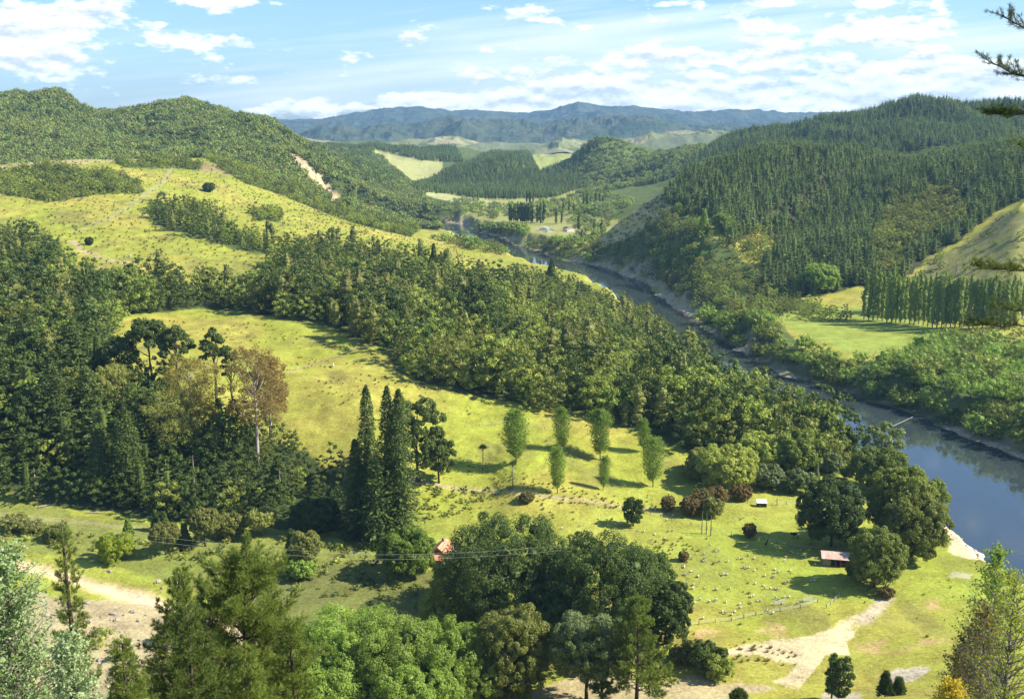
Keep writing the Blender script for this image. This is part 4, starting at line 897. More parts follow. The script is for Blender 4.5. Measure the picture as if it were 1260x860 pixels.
def gum(kind, label, u, vt, w, Y, leaf, seed, bark='palebark', group=None, n=26):
    s = st(u, 560)[0]; p = Vector((s * Y, Y, float(hz(s * Y, Y)))); k = F / (Y * cp + (CZ - p.z) * sp); h = ztop(vt, Y) - p.z; wd = w / k; rng = T(seed); g = G(); gt = G(); lob = []
    for i in range(n):
        f = i / (n - 1); z = h * (.42 + .55 * f); rr = wd * .42 * math.sin(math.pi * (.18 + .72 * f)) ** .7; a = i * 2.4; r = wd * (.10 + .06 * rng.random()); q = (.35 + .65 * rng.random()) * rr
        lob.append((math.cos(a) * q, math.sin(a) * q, z, r, r, r * .62))
    lobe_crown(g, rng, lob, 18, 46, max(.4, 1.8 / k), core=0, subr=.42, zmin=-.5, jit=.8, asp=.5)
    r0 = h * .013 + .12
    pts = [(.4 * math.sin(t * 4) * t, .3 * t, t * h * .9 - (.6 if t == 0 else 0)) for t in np.linspace(0, 1, 8)]; gt.tube(pts, [r0 * (1.1 - t) + .04 for t in np.linspace(0, 1, 8)], 8)
    for l in lob[::1]:
        z0 = max(.34 * h, l[2] * .78); gt.tube([(.2, .1, z0), (l[0] * .5, l[1] * .5, z0 + (l[2] - z0) * .4), l[:3]], [r0 * .3, r0 * .2, .05], 5)
    put(kind, label, 'gum tree', (p.x, p.y, p.z), g.mesh('crown', [M[leaf]]), gt.mesh('trunk', [M[bark]], True), 0, group)
gum('gum_tree', 'rust coloured gum tree with a tall white trunk', 317, 429, 84, 400, 'rust', 61)
gum('gum_tree', 'thinner rusty gum just behind the white trunked one', 334, 440, 56, 416, 'rust', 62)
gum('gum_tree', 'golden orange gum in the middle of the left stand', 238, 442, 88, 408, 'orange', 63)
gum('gum_tree', 'pale olive gum hanging in front of the left stand', 212, 486, 76, 398, 'olive', 64)
gum('gum_tree', 'olive gum between the spires and the orange gum', 146, 452, 60, 425, 'olive', 65)
gum('gum_tree', 'olive gum behind the left spires', 78, 418, 56, 470, 'olive', 66, 'greybark')
gum('gum_tree', 'yellowish gum at the upper left of the stand', 8, 470, 60, 430, 'olive', 67, 'greybark')
# dead spars in the stand
for i, (u, vt, Y) in enumerate([(240, 560, 384), (292, 585, 384), (280, 575, 386), (345, 578, 382), (45, 575, 384), (152, 560, 382)]):
    s = st(u, 620)[0]; z0 = float(hz(s * Y, Y)); h = ztop(vt, Y) - z0; g = G(); rng = T(80 + i); g.tube([(0, 0, -.5), (.2, 0, h * .6), (.1, .1, h)], [.34, .22, .05], 6)
    for k in range(14):
        z = h * (.3 + .65 * k / 14); a = k * 2.4; L = 1.6 * (1.2 - z / h) + .5; g.tube([(.1, 0, z), (math.cos(a) * L, math.sin(a) * L, z - .5)], [.06, .02], 4)
    e = mobj('dead_tree', g.mesh('dead_tree', [M['deadwood']])); e.location = (s * Y, Y, z0); tag(e, ['bleached dead tree below the orange gum', 'dead grey tree left of the white trunk', 'dead tree leaning near the pale olive gum', 'dead tree under the rusty gums', 'dead stump at the lower left of the stand', 'dead spar at the front of the shaded conifers'][i], 'dead tree')
for i, (u, v, h) in enumerate([(1193, 322, 15), (1176, 338, 11), (1182, 344, 8)]):
    p = at(u, v); g = G(); rng = T(180 + i); g.tube([(0, 0, -.5), (.3, 0, h * .6), (.1, .1, h)], [.4, .28, .1], 6)
    for k in range(9): z = h * (.35 + .6 * k / 9); a = k * 2.4; g.tube([(.2, 0, z), (math.cos(a) * 2, math.sin(a) * 2, z + 1.3)], [.12, .04], 4)
    e = mobj('dead_tree', g.mesh('dead_tree', [M['deadwood']])); e.location = p; tag(e, ['tallest grey dead tree on the cleared slope at the right', 'middle sized dead tree low on the cleared slope', 'short dead stub on the cleared slope above the poplars'][i], 'dead tree')
for i, (u, v, L, a) in enumerate([(1150, 352, 22, 25), (1162, 345, 26, 32), (1140, 358, 18, 20), (1205, 330, 20, 40)]):
    g = G(); g.tube([(-L / 2, 0, .5), (0, .4, .7), (L / 2, 0, .6)], [.5, .4, .2], 6); o = mobj('fallen_log', g.mesh('fallen_log', [M['deadwood']])); o.location = at(u, v); o.rotation_euler = (0, 0, R(a)); tag(o, ['long pale log in the middle of the cleared slope', 'longest pale log uphill on the cleared slope', 'lowest pale log above the poplar shelterbelt', 'pale log furthest right on the cleared slope'][i], 'log')
# scattered trees on the left flat
for i, (u, v, vt, w, lf, stl) in enumerate([(158, 660, 638, 14, 'poplar', 'cone'), (192, 652, 627, 13, 'dark', 'cone'), (203, 654, 629, 13, 'bush', 'cone'), (204, 682, 643, 28, 'olive', 'high'), (228, 676, 643, 18, 'dark', 'cone'), (253, 672, 625, 31, 'olive', 'high'), (284, 660, 632, 30, 'olive', 'round'), (322, 660, 627, 30, 'olive', 'high'), (390, 652, 616, 48, 'dark', 'round'), (377, 706, 653, 30, 'olive', 'high'), (360, 702, 650, 24, 'dark', 'cone'), (372, 712, 685, 26, 'willow', 'round'), (20, 652, 632, 26, 'olive', 'low'), (70, 664, 648, 26, 'bush', 'low'), (142, 690, 655, 34, 'lime', 'low'), (40, 655, 640, 22, 'olive', 'low')]):
    (btree if True else None)('flat_tree', ['small bright cone tree on the shaded flat', 'dark small cone tree, left of a pair', 'green small cone tree, right of a pair', 'olive round tree below the pair of cone trees', 'dark cone tree right of the olive round tree', 'pale olive umbrella tree above the stream bed', 'low olive tree right of the umbrella tree', 'pale brownish tree under the dead tree', 'round dark tree between stand and conifer trio', 'yellowish round tree right of the large pine', 'dark cone tree beside the yellowish round tree', 'bright low tree below the yellowish round tree', 'olive shrub at the far left of the flat', 'green shrub on the left flat', 'yellow green broom bush on the edge of the sandy bed', 'yellowish shrub on the left of the flat'][i], u, v, vt, w, lf, stl, cat='tree')
for i, (u, v, vt, w, lf) in enumerate([(872, 826, 792, 36, 'dark'), (852, 815, 785, 26, 'bush'), (884, 836, 806, 28, 'bush'), (840, 812, 796, 26, 'olive')]):
    btree('shrub', ['tall dark shrub at the left end of the sandy fan', 'green shrub beside the yellow green pine', 'round green shrub on the edge of the sandy fan', 'olive shrub under the yellow green pine'][i], u, v, vt, w, lf, 'low', cat='shrub')
btree('small_tree', 'slim dark tree standing on the sandy ground at the bottom right', 1032, 862, 806, 26, 'dark', 'round')
# green cones and specials inside the ridge forest
ctree('tall_conifer', 'bright cone shaped conifer in the forest below the upper pasture', 534, 340, 300, 20, 'dpine', lv=14)
ctree('tall_conifer', 'dark pointed conifer at the far end of the forest ridge beside the river', 679, 350, 318, 22, 'dpine', lv=14)
btree('broadleaf_tree', 'large pale round tree at the foot of the pine plantation', 1008, 358, 325, 36, 'willow')
btree('broadleaf_tree', 'pale upright tree on the river spur', 866, 288, 257, 14, 'willow', 'cone')
btree('broadleaf_tree', 'pale round tree beside the upright one on the spur', 888, 286, 262, 18, 'willow')
btree('broadleaf_tree', 'round green tree at the top of the plantation gap', 1095, 250, 232, 15, 'bush')
btree('broadleaf_tree', 'lone dark tree by the brown patch on the left hill', 257, 236, 225, 11, 'dark')
btree('broadleaf_tree', 'tiny tree beside the left hill track', 110, 302, 292, 7, 'dark')
btree('willow', 'small bright willow in the river glint', 905, 464, 443, 14, 'willow', 'cone')
# poplar shelterbelt
rng = T(900); row = []
for k in range(34):
    u = 1063 + k * 5.6; row.append((u, 393 + min(13, k * .55) + rng.normal() * 1.2, 334 + k * .35 + rng.normal() * 3))
for k in range(30): row.append((1072 + k * 6.4, 383 + min(8, k * .3) + rng.normal(), 336 + k * .2 + rng.normal() * 4))
for i, (u, v, vt) in enumerate(row):
    p = at(u, v); s = (ztop(vt, p.y) - p.z) / 28; o = mobj('column_poplar', columns[i % 4]); o.location = p; o.rotation_euler = (0, 0, i * 1.7); o.scale = (s * .95, s * .95, s)
    tag(o, 'tall narrow poplar in the shelterbelt on the right bank', 'poplar', 'poplars in the right shelterbelt')
# far poplars in the valley
fp = []
for k in range(11): fp.append((627 + k * 2.6, 273 + k * .2, 250 + rng.normal() * .8))
fp += [(655, 274, 250), (661, 275, 252), (665, 276, 250), (669, 274, 248), (684, 276, 256), (691, 275, 258), (582, 247, 233), (588, 248, 234), (598, 246, 232), (601, 246, 233), (606, 246, 232), (610, 246, 233), (614, 246, 233)]
fp += [(620 + 3 * k, 246, 232 + k % 3) for k in range(6)] + [(648, 250, 234), (652, 250, 233), (656, 250, 235), (672, 246, 234), (718, 256, 237), (722, 257, 237), (727, 255, 240), (733, 252, 235), (738, 253, 236), (742, 255, 240), (712, 284, 262), (716, 300, 283), (731, 290, 270), (740, 290, 271), (693, 262, 247), (700, 262, 246), (706, 262, 249)]
for i, (u, v, vt) in enumerate(fp):
    p = at(u, v, 1180); s = (ztop(vt, p.y) - p.z) / 26; o = mobj('valley_poplar', farcol[i % 3]); o.location = p; o.rotation_euler = (0, 0, i * 1.7); o.scale = (s, s, s)
    tag(o, 'dark narrow poplar among the farms of the far valley', 'poplar', 'poplars in the far valley')
for i in range(12):
    u = 590 + i * 5.0; p = at(u, 288 - i * .25, 1180); o = mobj('shelter_tree', farwil[i % 2]); o.location = p; s = (ztop(272.5 + i * .0, p.y) - p.z) / 13; o.scale = (s * .9, s * .9, s); o.rotation_euler = (0, 0, i)
    tag(o, 'round tree in the dense shelter row beside the far river bend', 'tree', 'trees in the far shelter row')

# ------------------------------------------------------------------ near trees on the hillside
def nearpine(label, u, vt, w, Y, seed, leaf='npine', lean=0.0, nbr=80, ntuft=7, tl=.3, bw=.04, shape='cone', kind='near_pine', base=.12, z=None):
    s = st(u, 760)[0]; z0 = float(hz(s * Y, Y)); h = ztop(vt, Y) - z0; k = F / (Y * cp + (CZ - z0) * sp); rng = T(seed); gt = G(); gf = G()
    tuft_pine(gt, gf, rng, h, w / k, nbr, ntuft, tl, 9, bw, lean, base, shape)
    put(kind, label, 'pine tree', (s * Y, Y, z0), gf.mesh('crown', [M[leaf]]), gt.mesh('trunk', [M['bark']], True), 0, None)
nearpine('slender bright pine in front of the sandy bed at the lower left', 88, 650, 74, 92, 301, nbr=110, base=.1)
nearpine('leaning pine between the slender pine and the large pine', 190, 700, 120, 86, 302, lean=.12, nbr=110, base=.2)
nearpine('largest foreground pine with a broad crown and pale branches', 288, 655, 190, 96, 303, lean=.06, nbr=190, ntuft=7, shape='round', base=.15)
nearpine('dark foreground pine low between the two larger pines', 232, 745, 130, 80, 304, nbr=110, leaf='dpine')
nearpine('bright foreground pine at the right foot of the largest pine', 358, 762, 110, 90, 305, nbr=100)
nearpine('low foreground pine cut by the bottom edge at the left', 150, 790, 110, 76, 306, nbr=90, leaf='npine')
nearpine('foreground pine cut by the bottom edge under the largest pine', 300, 800, 130, 74, 307, nbr=90)
# yellow green pine standing on the stream bank, centre
def farpine(label, u, v, vt, w, seed, lean=0, leaf='npine', ntuft=4.5):
    p = at(u, v); k = F / (p.y * cp + (CZ - p.z) * sp); h = ztop(vt, p.y) - p.z; gt = G(); gf = G()
    tuft_pine(gt, gf, T(seed), h, w / k, 90, ntuft, .62, 9, .11, lean, .12, 'cone'); put('stream_pine', label, 'pine tree', tuple(p), gf.mesh('crown', [M[leaf]]), gt.mesh('trunk', [M['bark']], True))
farpine('yellow green pine with upswept boughs at the bottom centre', 783, 868, 735, 108, 311, ntuft=3.2)
farpine('small dark pine sapling at the bottom right, left one', 1088, 862, 829, 17, 312, leaf='dpine')
farpine('small dark pine sapling at the bottom right, right one', 1104, 868, 836, 15, 313, leaf='dpine')
farpine('thin sapling touching the slim dark tree on the sandy ground', 1023, 860, 806, 11, 314, leaf='dpine')
farpine('small dark pine tip at the bottom edge beside the sandy fan', 908, 880, 851, 22, 315, leaf='dpine')
farpine('leaning dead topped pine left of the yellow green pine', 742, 872, 770, 30, 316, lean=-.12)
def leafy(kind, label, u, vt, w, Y, leaf, seed, ls, ntw=240, cat='tree', bark='greybark', nl=14, style='round', baseh=.25, v=760):
    """open near tree: limbs, twigs, separate leaves"""
    s = st(u, v)[0]; z0 = float(hz(s * Y, Y)); h = ztop(vt, Y) - z0; k = F / (Y * cp + (CZ - z0) * sp); W_ = w / k; rng = T(seed); gt = G(); gf = G()
    gt.tube([(0, 0, -.5), (.1, 0, h * .4), (.05, .1, h * .8), (.1, .1, h * .98)], [h * .012 + .05, h * .009 + .03, .05, .012], 7)
    P = []
    for i in range(ntw):
        f = (i + rng.random()) / ntw; z = h * (baseh + (.98 - baseh) * f); a = i * 2.4 + rng.normal() * .3; L = W_ * .5 * (math.sin(math.pi * min(1, .2 + .75 * f)) ** .6) * (.55 + .6 * rng.random())
        d = np.array([math.cos(a), math.sin(a), .7 + .5 * rng.random()]); b = [np.array([0., 0, z - L * .5])]
        if b[0][2] < 0: b[0][2] = .3
        for q in range(5): d = d + rng.normal(size=3) * .22; b.append(b[-1] + d / np.linalg.norm(d) * L / 4.4)
        gt.tube(b, [.012 + L * .007 * (1 - q / 5.5) for q in range(6)], 4)
        for q in range(nl * 3):
            t = 1.2 + 3.8 * rng.random(); qi = min(int(t), 4); P.append(b[qi] + (b[qi + 1] - b[qi]) * (t - qi) + rng.normal(size=3) * (.05 * L + .06))
    P = np.array(P); gf.leaves(P, sph(rng, len(P) + 50)[:len(P)] + np.array([0, 0, .5]), ls, rng, .6, .7)
    put(kind, label, cat, (s * Y, Y, z0), gf.mesh('crown', [M[leaf]]), gt.mesh('trunk', [M[bark]], True))
leafy('silver_poplar', 'silver poplar with white backed leaves in the lower left corner', 10, 668, 150, 50, 'silver', 321, .15, 420, nl=13, baseh=.3)
leafy('silver_poplar', 'lower silver poplar shoot beside the corner one', 82, 775, 90, 47, 'silver', 322, .14, 240, nl=12, baseh=.3)
leafy('leafy_tree', 'lime green twiggy tree in the lower right corner', 1245, 700, 130, 64, 'lime', 331, .17, 330, nl=4, baseh=.2)
leafy('leafy_tree', 'green rounded tree at the right edge above the twiggy one', 1222, 668, 96, 150, 'willow', 332, .36, 340, nl=9, baseh=.1)
leafy('leafy_tree', 'brownish leaved tree behind the lime green twiggy tree', 1214, 742, 100, 105, 'red', 333, .25, 300, nl=7, baseh=.1)
leafy('leafy_tree', 'dark green tree low at the right edge', 1195, 770, 56, 112, 'dark', 334, .25, 240, nl=9, baseh=.1)
leafy('broom_bush', 'yellow flowering broom at the bottom right', 1172, 836, 74, 100, 'gorse', 335, .2, 260, 'shrub', nl=12, baseh=.3, v=850)
leafy('leafy_tree', 'brown twiggy shrub above the yellow broom', 1178, 790, 60, 108, 'red', 336, .24, 200, 'shrub', nl=6, baseh=.3, v=850)
# pine reaching in at the right edge
def edge_pine():
    Y = 34.0; u0 = 1345; X = (u0 - 630) / F * Y / (cp); z0 = float(hz(X, Y)); e = empty('edge_pine', (X, Y, z0)); tag(e, 'nearest pine, only its branch tips reach in at the right edge', 'pine tree')
    gt = G(); gt.tube([(0, 0, -1), (.05, 0, 10), (0, .1, 22), (0, 0, 33)], [.34, .28, .2, .06], 9); mobj('trunk', gt.mesh('trunk', [M['bark']], True), e)
    rng = T(5); out = []
    spec = [(1232, 18, 1345, 60, 26), (1218, 76, 1345, 100, 60), (1216, 138, 1345, 112, 70), (1252, 176, 1345, 190, 20), (1206, 330, 1345, 300, 70), (1192, 398, 1345, 376, 46), (1226, 378, 1345, 350, 30)]
    for j, (ut, vt, ub, vb, ntf) in enumerate(spec):
        k = F / Y
        def loc(u, v, dy): 
            yy = Y + dy; s, t = st(u, v); return np.array([s * yy - X, dy, CZ - t * yy - z0])
        tip = loc(ut, vt, -1.2 + .5 * j % 1.5); b0 = np.array([0, 0, loc(ub, vb, 0)[2]]); gb = G(); gf = G(); n = 12; pts = [b0 + (tip - b0) * t + np.array([0, 0, -.35 * math.sin(math.pi * t)]) + rng.normal(size=3) * .03 for t in np.linspace(0, 1, n)]
        gb.tube(pts, [.05 * (1.1 - t) + .008 for t in np.linspace(0, 1, n)], 6); TP = []; TD = []
        for i in range(int(ntf * 1.1)):
            t = .45 + .55 * rng.random() ** .7; q = t * (n - 1); qi = min(int(q), n - 2); b = pts[qi] + (pts[qi + 1] - pts[qi]) * (q - qi); d = pts[qi + 1] - pts[qi]; d /= np.linalg.norm(d)
            sd = rng.normal(size=3); sd[2] = abs(sd[2]) * .8 - .1; sd /= np.linalg.norm(sd); L = .14 + .62 * rng.random() * (1.35 - t); en = b + (sd * .9 + d * .7) * L; gb.tube([b, en], [.010, .006], 4)
            TP.append(en); TD.append(sd + d * .8 + np.array([0, 0, .3])); TP.append(b + (en - b) * .6); TD.append(sd + d)
        TP = np.array(TP); TD = np.array(TD); m = 26; P = np.repeat(TP, m, 0) + rng.normal(size=(len(TP) * m, 3)) * .025; D = np.repeat(TD / np.linalg.norm(TD, axis=1)[:, None], m, 0) + rng.normal(size=(len(TP) * m, 3)) * .6
        gf.blades(P, D, .10, .008, rng, 0, np.repeat(rng.random(len(TP)), m))
        b = mobj('branch', gb.mesh('branch', [M['bark']], True), e); mobj('needles', gf.mesh('needles', [M['dpine']]), b)
edge_pine()
# pine tufts peeking in at the left edge
nearpine('near pine at the left edge with tufts showing beside the dark stand', -42, 470, 90, 100, 341, nbr=150, leaf='npine', shape='round', base=.35)

# ------------------------------------------------------------------ buildings
def part(name, g, mat, parent, lbl=None):
    o = mobj(name, g.mesh(name, [M[mat]] if isinstance(mat, str) else [M[m] for m in mat]), parent)
    if lbl: o['label'] = lbl
    return o
def thing(name, label, cat, u, v, rz=0, s=1.0, dz=0, group=None):
    p = at(u, v); e = empty(name, (p.x, p.y, p.z + dz), rz, s); return tag(e, label, cat, group)
def gablewalls(g, x0, x1, y0, y1, h, r):
    g.box(x0, y0, -.4, x1, y1, h); xm = (x0 + x1) / 2
    for ya, yb in ((y0, y0 + .12), (y1 - .12, y1)):
        v = [(x0, ya, h + .002), (x1, ya, h + .002), (xm, ya, h + r), (x0, yb, h + .002), (x1, yb, h + .002), (xm, yb, h + r)]
        g.add(v, [(0, 1, 2, 2), (5, 4, 3, 3)]) if False else g.add(v + [((x0 + xm) / 2, ya, h + r / 2), ((x0 + xm) / 2, yb, h + r / 2)], [(0, 1, 2, 6), (7, 5, 4, 3), (0, 6, 7, 3), (6, 2, 5, 7), (2, 1, 4, 5)])
h_ = thing('farmhouse', 'old farmhouse with rusty red iron roof and white annex below the paddock', 'house', 539, 692, R(-14), 1.0)
g = G(); gablewalls(g, -2.7, 2.7, 0, 8, 3.0, 2.0); part('wall', g, 'board', h_)
g = G(); g.slab([(-3.1, -.4, 2.72), (0, -.4, 5.08), (0, 8.4, 5.08), (-3.1, 8.4, 2.72)][::-1], .1); g.slab([(0, -.4, 5.08), (3.1, -.4, 2.72), (3.1, 8.4, 2.72), (0, 8.4, 5.08)][::-1], .1)
rf = part('roof', g, 'rustroof', h_); g = G(); g.box(-.35, 5.2, 4.6, .35, 5.9, 6.2); part('chimney', g, 'board', rf)
g = G(); g.box(-2.9, -3.0, -.4, 2.9, -.05, 2.1); ln = part('lean_to_wall', g, 'board', h_)
g = G(); g.slab([(-3.3, -3.4, 2.12), (3.3, -3.4, 2.12), (3.3, -.06, 2.95), (-3.3, -.06, 2.95)][::-1], .08); part('lean_to_roof', g, 'rustroof', h_)
g = G(); g.box(3.15, 3.6, -.4, 7.0, 7.4, 2.2); part('annex_wall', g, 'whitewall', h_)
g = G(); g.slab([(3.12, 3.2, 2.55), (7.4, 3.2, 2.25), (7.4, 7.8, 2.25), (3.12, 7.8, 2.55)][::-1], .08); part('annex_roof', g, 'whiteroof', h_)
g = G(); g.box(-.45, -3.06, -.1, .45, -3.01, 1.9); part('door', g, 'whitewall', h_)
for x in (-1.9, 1.8):
    g = G(); g.box(x - .5, -3.07, .8, x + .5, -3.01, 1.7); f = part('window', g, 'whitewall', h_); g = G(); g.box(x - .4, -3.09, .88, x + .4, -3.072, 1.62); part('pane', g, 'dimglass', f)
g = G(); g.box(-.5, -.06, 3.1, .5, -.01, 4.0); part('window', g, 'dimglass', h_)
s_ = thing('shearing_shed', 'open fronted shed with a patchy pink iron roof beside the sheep paddock', 'shed', 1028, 697, R(-12), 1.0)
g = G(); g.box(-3.9, 3.9, -.4, 3.9, 4.02, 2.6); g.box(-3.98, -.1, -.4, -3.85, 3.88, 2.5); g.box(3.85, -.1, -.4, 3.98, 3.88, 2.5); g.box(-3.84, -.1, -.4, -1.6, -.0, 2.3); part('wall', g, 'board', s_)
g = G(); g.slab([(-4.4, -.5, 2.5), (4.4, -.5, 2.5), (4.4, 4.5, 3.3), (-4.4, 4.5, 3.3)][::-1], .08); part('roof', g, 'pinkroof', s_)
for x in (-1.5, 0, 1.5, 3.0): g = G(); g.box(x - .08, -.08, -.4, x + .08, .08, 2.45); part('post', g, 'wood', s_)
for nm, lb, x, y, m, hh in (('drum', 'blue drum standing in the open front of the shed', 1003 + 30, 0, 'bluepaint', .9),):
    q = s_.matrix_world; g = G(); g.tube([(0, 0, 0), (0, 0, .9)], [.32, .32], 12); o = part(nm, g, m, None); o.location = Vector(s_.location) + Vector((.2, .9, 0)); tag(o, lb, 'drum')
g = G(); g.box(-.7, -.9, .35, .7, .9, .9); g.box(-.5, .1, .9, .5, .8, 1.5); o = part('old_tractor', g, 'redpaint', None); o.location = Vector(s_.location) + Vector((2.1, 1.0, 0)); tag(o, 'faded red tractor parked under the patchy pink roof', 'tractor')
for x in (-.85, .85):
    for y, r in ((-.7, .35), (.5, .55)): g = G(); g.tube([(x - .12, y, r), (x + .12, y, r)], [r, r], 14); part('wheel', g, 'black', o)
w_ = thing('shelter', 'small white roofed shelter standing alone on the upper paddock', 'shelter', 937, 623, R(-4), 1.0)
g = G(); g.slab([(-1.9, -1.2, 1.6), (1.9, -1.2, 1.6), (1.9, 1.5, 2.2), (-1.9, 1.5, 2.2)][::-1], .08); part('roof', g, 'whiteroof', w_)
g = G(); g.box(-1.7, 1.1, -.3, 1.7, 1.2, 2.0); g.box(-1.72, -.9, -.3, -1.62, 1.08, 1.6); g.box(1.62, -.9, -.3, 1.72, 1.08, 1.6); part('wall', g, 'board', w_)
c_ = thing('cottage', 'white cottage half hidden behind the dark cypress', 'house', 1052, 614, R(25), 1.0)
g = G(); gablewalls(g, -2.8, 2.8, 0, 5, 2.6, 1.5); part('wall', g, 'whitewall', c_)
g = G(); g.slab([(-3.2, -.3, 2.4), (0, -.3, 4.17), (0, 5.3, 4.17), (-3.2, 5.3, 2.4)][::-1], .08); g.slab([(0, -.3, 4.17), (3.2, -.3, 2.4), (3.2, 5.3, 2.4), (0, 5.3, 4.17)][::-1], .08); part('roof', g, 'whiteroof', c_)
g = G(); g.box(-.5, -.06, .8, .6, -.01, 1.8); part('window', g, 'dimglass', c_)
for i, (u, v, w, m, lb) in enumerate([(669, 284, 12, 'whiteroof', 'long pale farm building left in the far valley yard'), (677, 286, 9, 'whiteroof', 'small pale farm building right in the far valley yard'), (703, 285, 14, 'pinkroof', 'pinkish roofed barn beside the far yellow paddock'), (697, 284, 7, 'board', 'small grey shed left of the pinkish barn')]):
    p = at(u, v, 1180); e = empty('farm_building', p, R(10 * i)); tag(e, lb, 'farm building', None)
    g = G(); gablewalls(g, -w / 2, w / 2, -3, 3, 3, 1.8); part('wall', g, 'whitewall', e); g = G(); g.slab([(-w / 2 - .4, -3.4, 2.8), (0, -3.4, 4.95), (0, 3.4, 4.95), (-w / 2 - .4, 3.4, 2.8)][::-1], .1); g.slab([(0, -3.4, 4.95), (w / 2 + .4, -3.4, 2.8), (w / 2 + .4, 3.4, 2.8), (0, 3.4, 4.95)][::-1], .1); part('roof', g, m, e)
# ------------------------------------------------------------------ poles, cables, fences
def pole(label, u, v, vt, r=.16, arm=False):
    p = at(u, v); h = ztop(vt, p.y) - p.z; e = empty('power_pole', p); tag(e, label, 'power pole'); g = G(); g.tube([(0, 0, -.4), (0, 0, h)], [r * 1.15, r * .8], 8); part('post', g, 'wood', e)
    if arm: g = G(); g.box(-1.1, -.06, h - .6, 1.1, .06, h - .45); part('crossarm', g, 'wood', e)
    return p, h
pa, ha = pole('left pole of the three standing together in the paddock', 863.5, 656, 632)
pb, hb = pole('middle pole of the three standing together in the paddock', 869, 657, 633)
pc, hc = pole('right pole of the three, nearest the open grass', 874.5, 659, 635)
pd, hd = pole('lone power pole above the white shelter', 966, 604, 585, arm=True)
pe, he = pole('small power pole near the tip of the forest ridge', 1010, 578, 563, arm=True)
pf, hf = pole('short post pole right of the white shelter', 956, 621, 613)
def cable(label, A, B, sag, r=.018, name='power_line', cat='cable'):
    A = Vector(A); B = Vector(B); g = G(); n = 24; g.tube([tuple(A + (B - A) * t - Vector((0, 0, sag * 4 * t * (1 - t)))) for t in np.linspace(0, 1, n)], r, 4); o = part(name, g, 'wire', None); tag(o, label, cat)
def P3(u, v, Y): s, t = st(u, v); return (s * Y, Y, CZ - t * Y)
cable('upper power line crossing the left flat', P3(-60, 624, 300), P3(436, 682, 290), 1.6)
cable('lower power line crossing the left flat', P3(-60, 630, 300), P3(430, 688, 290), 1.6)
cable('upper power line in front of the huge dark tree', P3(430, 682, 262), P3(690, 671, 262), .8)
cable('lower power line in front of the huge dark tree', P3(430, 688, 262), P3(690, 677, 262), .8)
cable('wire strung across the river from the right bank', P3(1092, 527, 520), P3(1160, 493, 590), .6, .09, 'river_wire')
def fence(label, pix, spacing=4.0, ph=1.15, wires=3, ymin=238, r=.07):
    W_ = [at(a, b, ymin) for a, b in pix]; pts = []; L = 0
    for a, b in zip(W_[:-1], W_[1:]):
        n = max(1, int((b - a).length / spacing))
        for i in range(n): q = a + (b - a) * i / n; pts.append(Vector((q.x, q.y, float(hz(q.x, q.y)))))
    pts.append(W_[-1]); pts = pts[:98]; o0 = pts[0]; e = empty('fence', o0); tag(e, label, 'fence'); g = G(); g.box(-r, -r, -.3, r, r, ph); me = g.mesh('post', [M['wood']])
    for p in pts: o = mobj('post', me, e); o.location = p - o0
    for k in range(wires): g = G(); g.tube([tuple(p - o0 + Vector((0, r + .01, ph * (.35 + .27 * k)))) for p in pts], .02, 4); part('wire', g, 'wire', e)
fence('post and wire fence along the lower edge of the sheep paddock', [(838, 772), (860, 768), (900, 764), (930, 757), (960, 752), (985, 748), (1006, 741)])
fence('fence line running below the single small reddish tree', [(876, 652), (900, 658), (940, 664), (970, 672), (1000, 676)])
fence('fence line from the farm track to the three poles', [(780, 626), (800, 632), (826, 640), (850, 646), (870, 652)])
fence('fence line passing the white shelter', [(890, 612), (920, 618), (950, 622), (985, 620)])
fence('fence behind the farmhouse across the pasture', [(512, 668), (545, 667), (575, 668)])
fence('garden fence left of the farmhouse', [(426, 682), (450, 683), (474, 686), (478, 694)])
fence('fence across the slope above the young poplars', [(590, 524), (620, 521), (650, 523), (690, 530)], 5)
fence('fence near the rusty shed under the cypress', [(1005, 680), (1020, 682), (1040, 684)], 3)
fence('short fence descending from the olive tree by the shed', [(1017, 748), (1026, 740), (1034, 732)], 2.5)
for i, (u, v) in enumerate([(959, 744), (993, 740)]):
    e = thing('stock_gate', ['pale stock gate, left of two in the paddock fence', 'pale stock gate, right of two in the paddock fence'][i], 'gate', u, v, R(15)); g = G()
    for z in (.2, .5, .8, 1.1, 1.4): g.box(-1.7, -.03, z, 1.7, .03, z + .06)
    part('rails', g, 'wire', e); g = G(); [g.box(x - .05, .035, 0, x + .05, .12, 1.6) for x in (-1.7, 0, 1.7)]; part('frame', g, 'wire', e)
# fallen logs on the shaded flat
for i, (u, v, L, a) in enumerate([(40, 612, 9, 20), (118, 632, 8, -5), (60, 622, 7, 35), (135, 662, 6, 10)]):
    g = G(); g.tube([(-L / 2, 0, .2), (0, .2, .3), (L / 2, 0, .25)], [.28, .22, .1], 6); g.tube([(0, .2, .3), (1, 1.2, .9)], [.12, .04], 5); o = part('fallen_log', g, 'deadwood', None); o.location = at(u, v); o.rotation_euler = (0, 0, R(a)); tag(o, ['fallen log at the far left of the shaded flat', 'fallen branch right of the others on the shaded flat', 'fallen log between the left ones on the flat', 'fallen log near the small bright cone tree'][i], 'log')
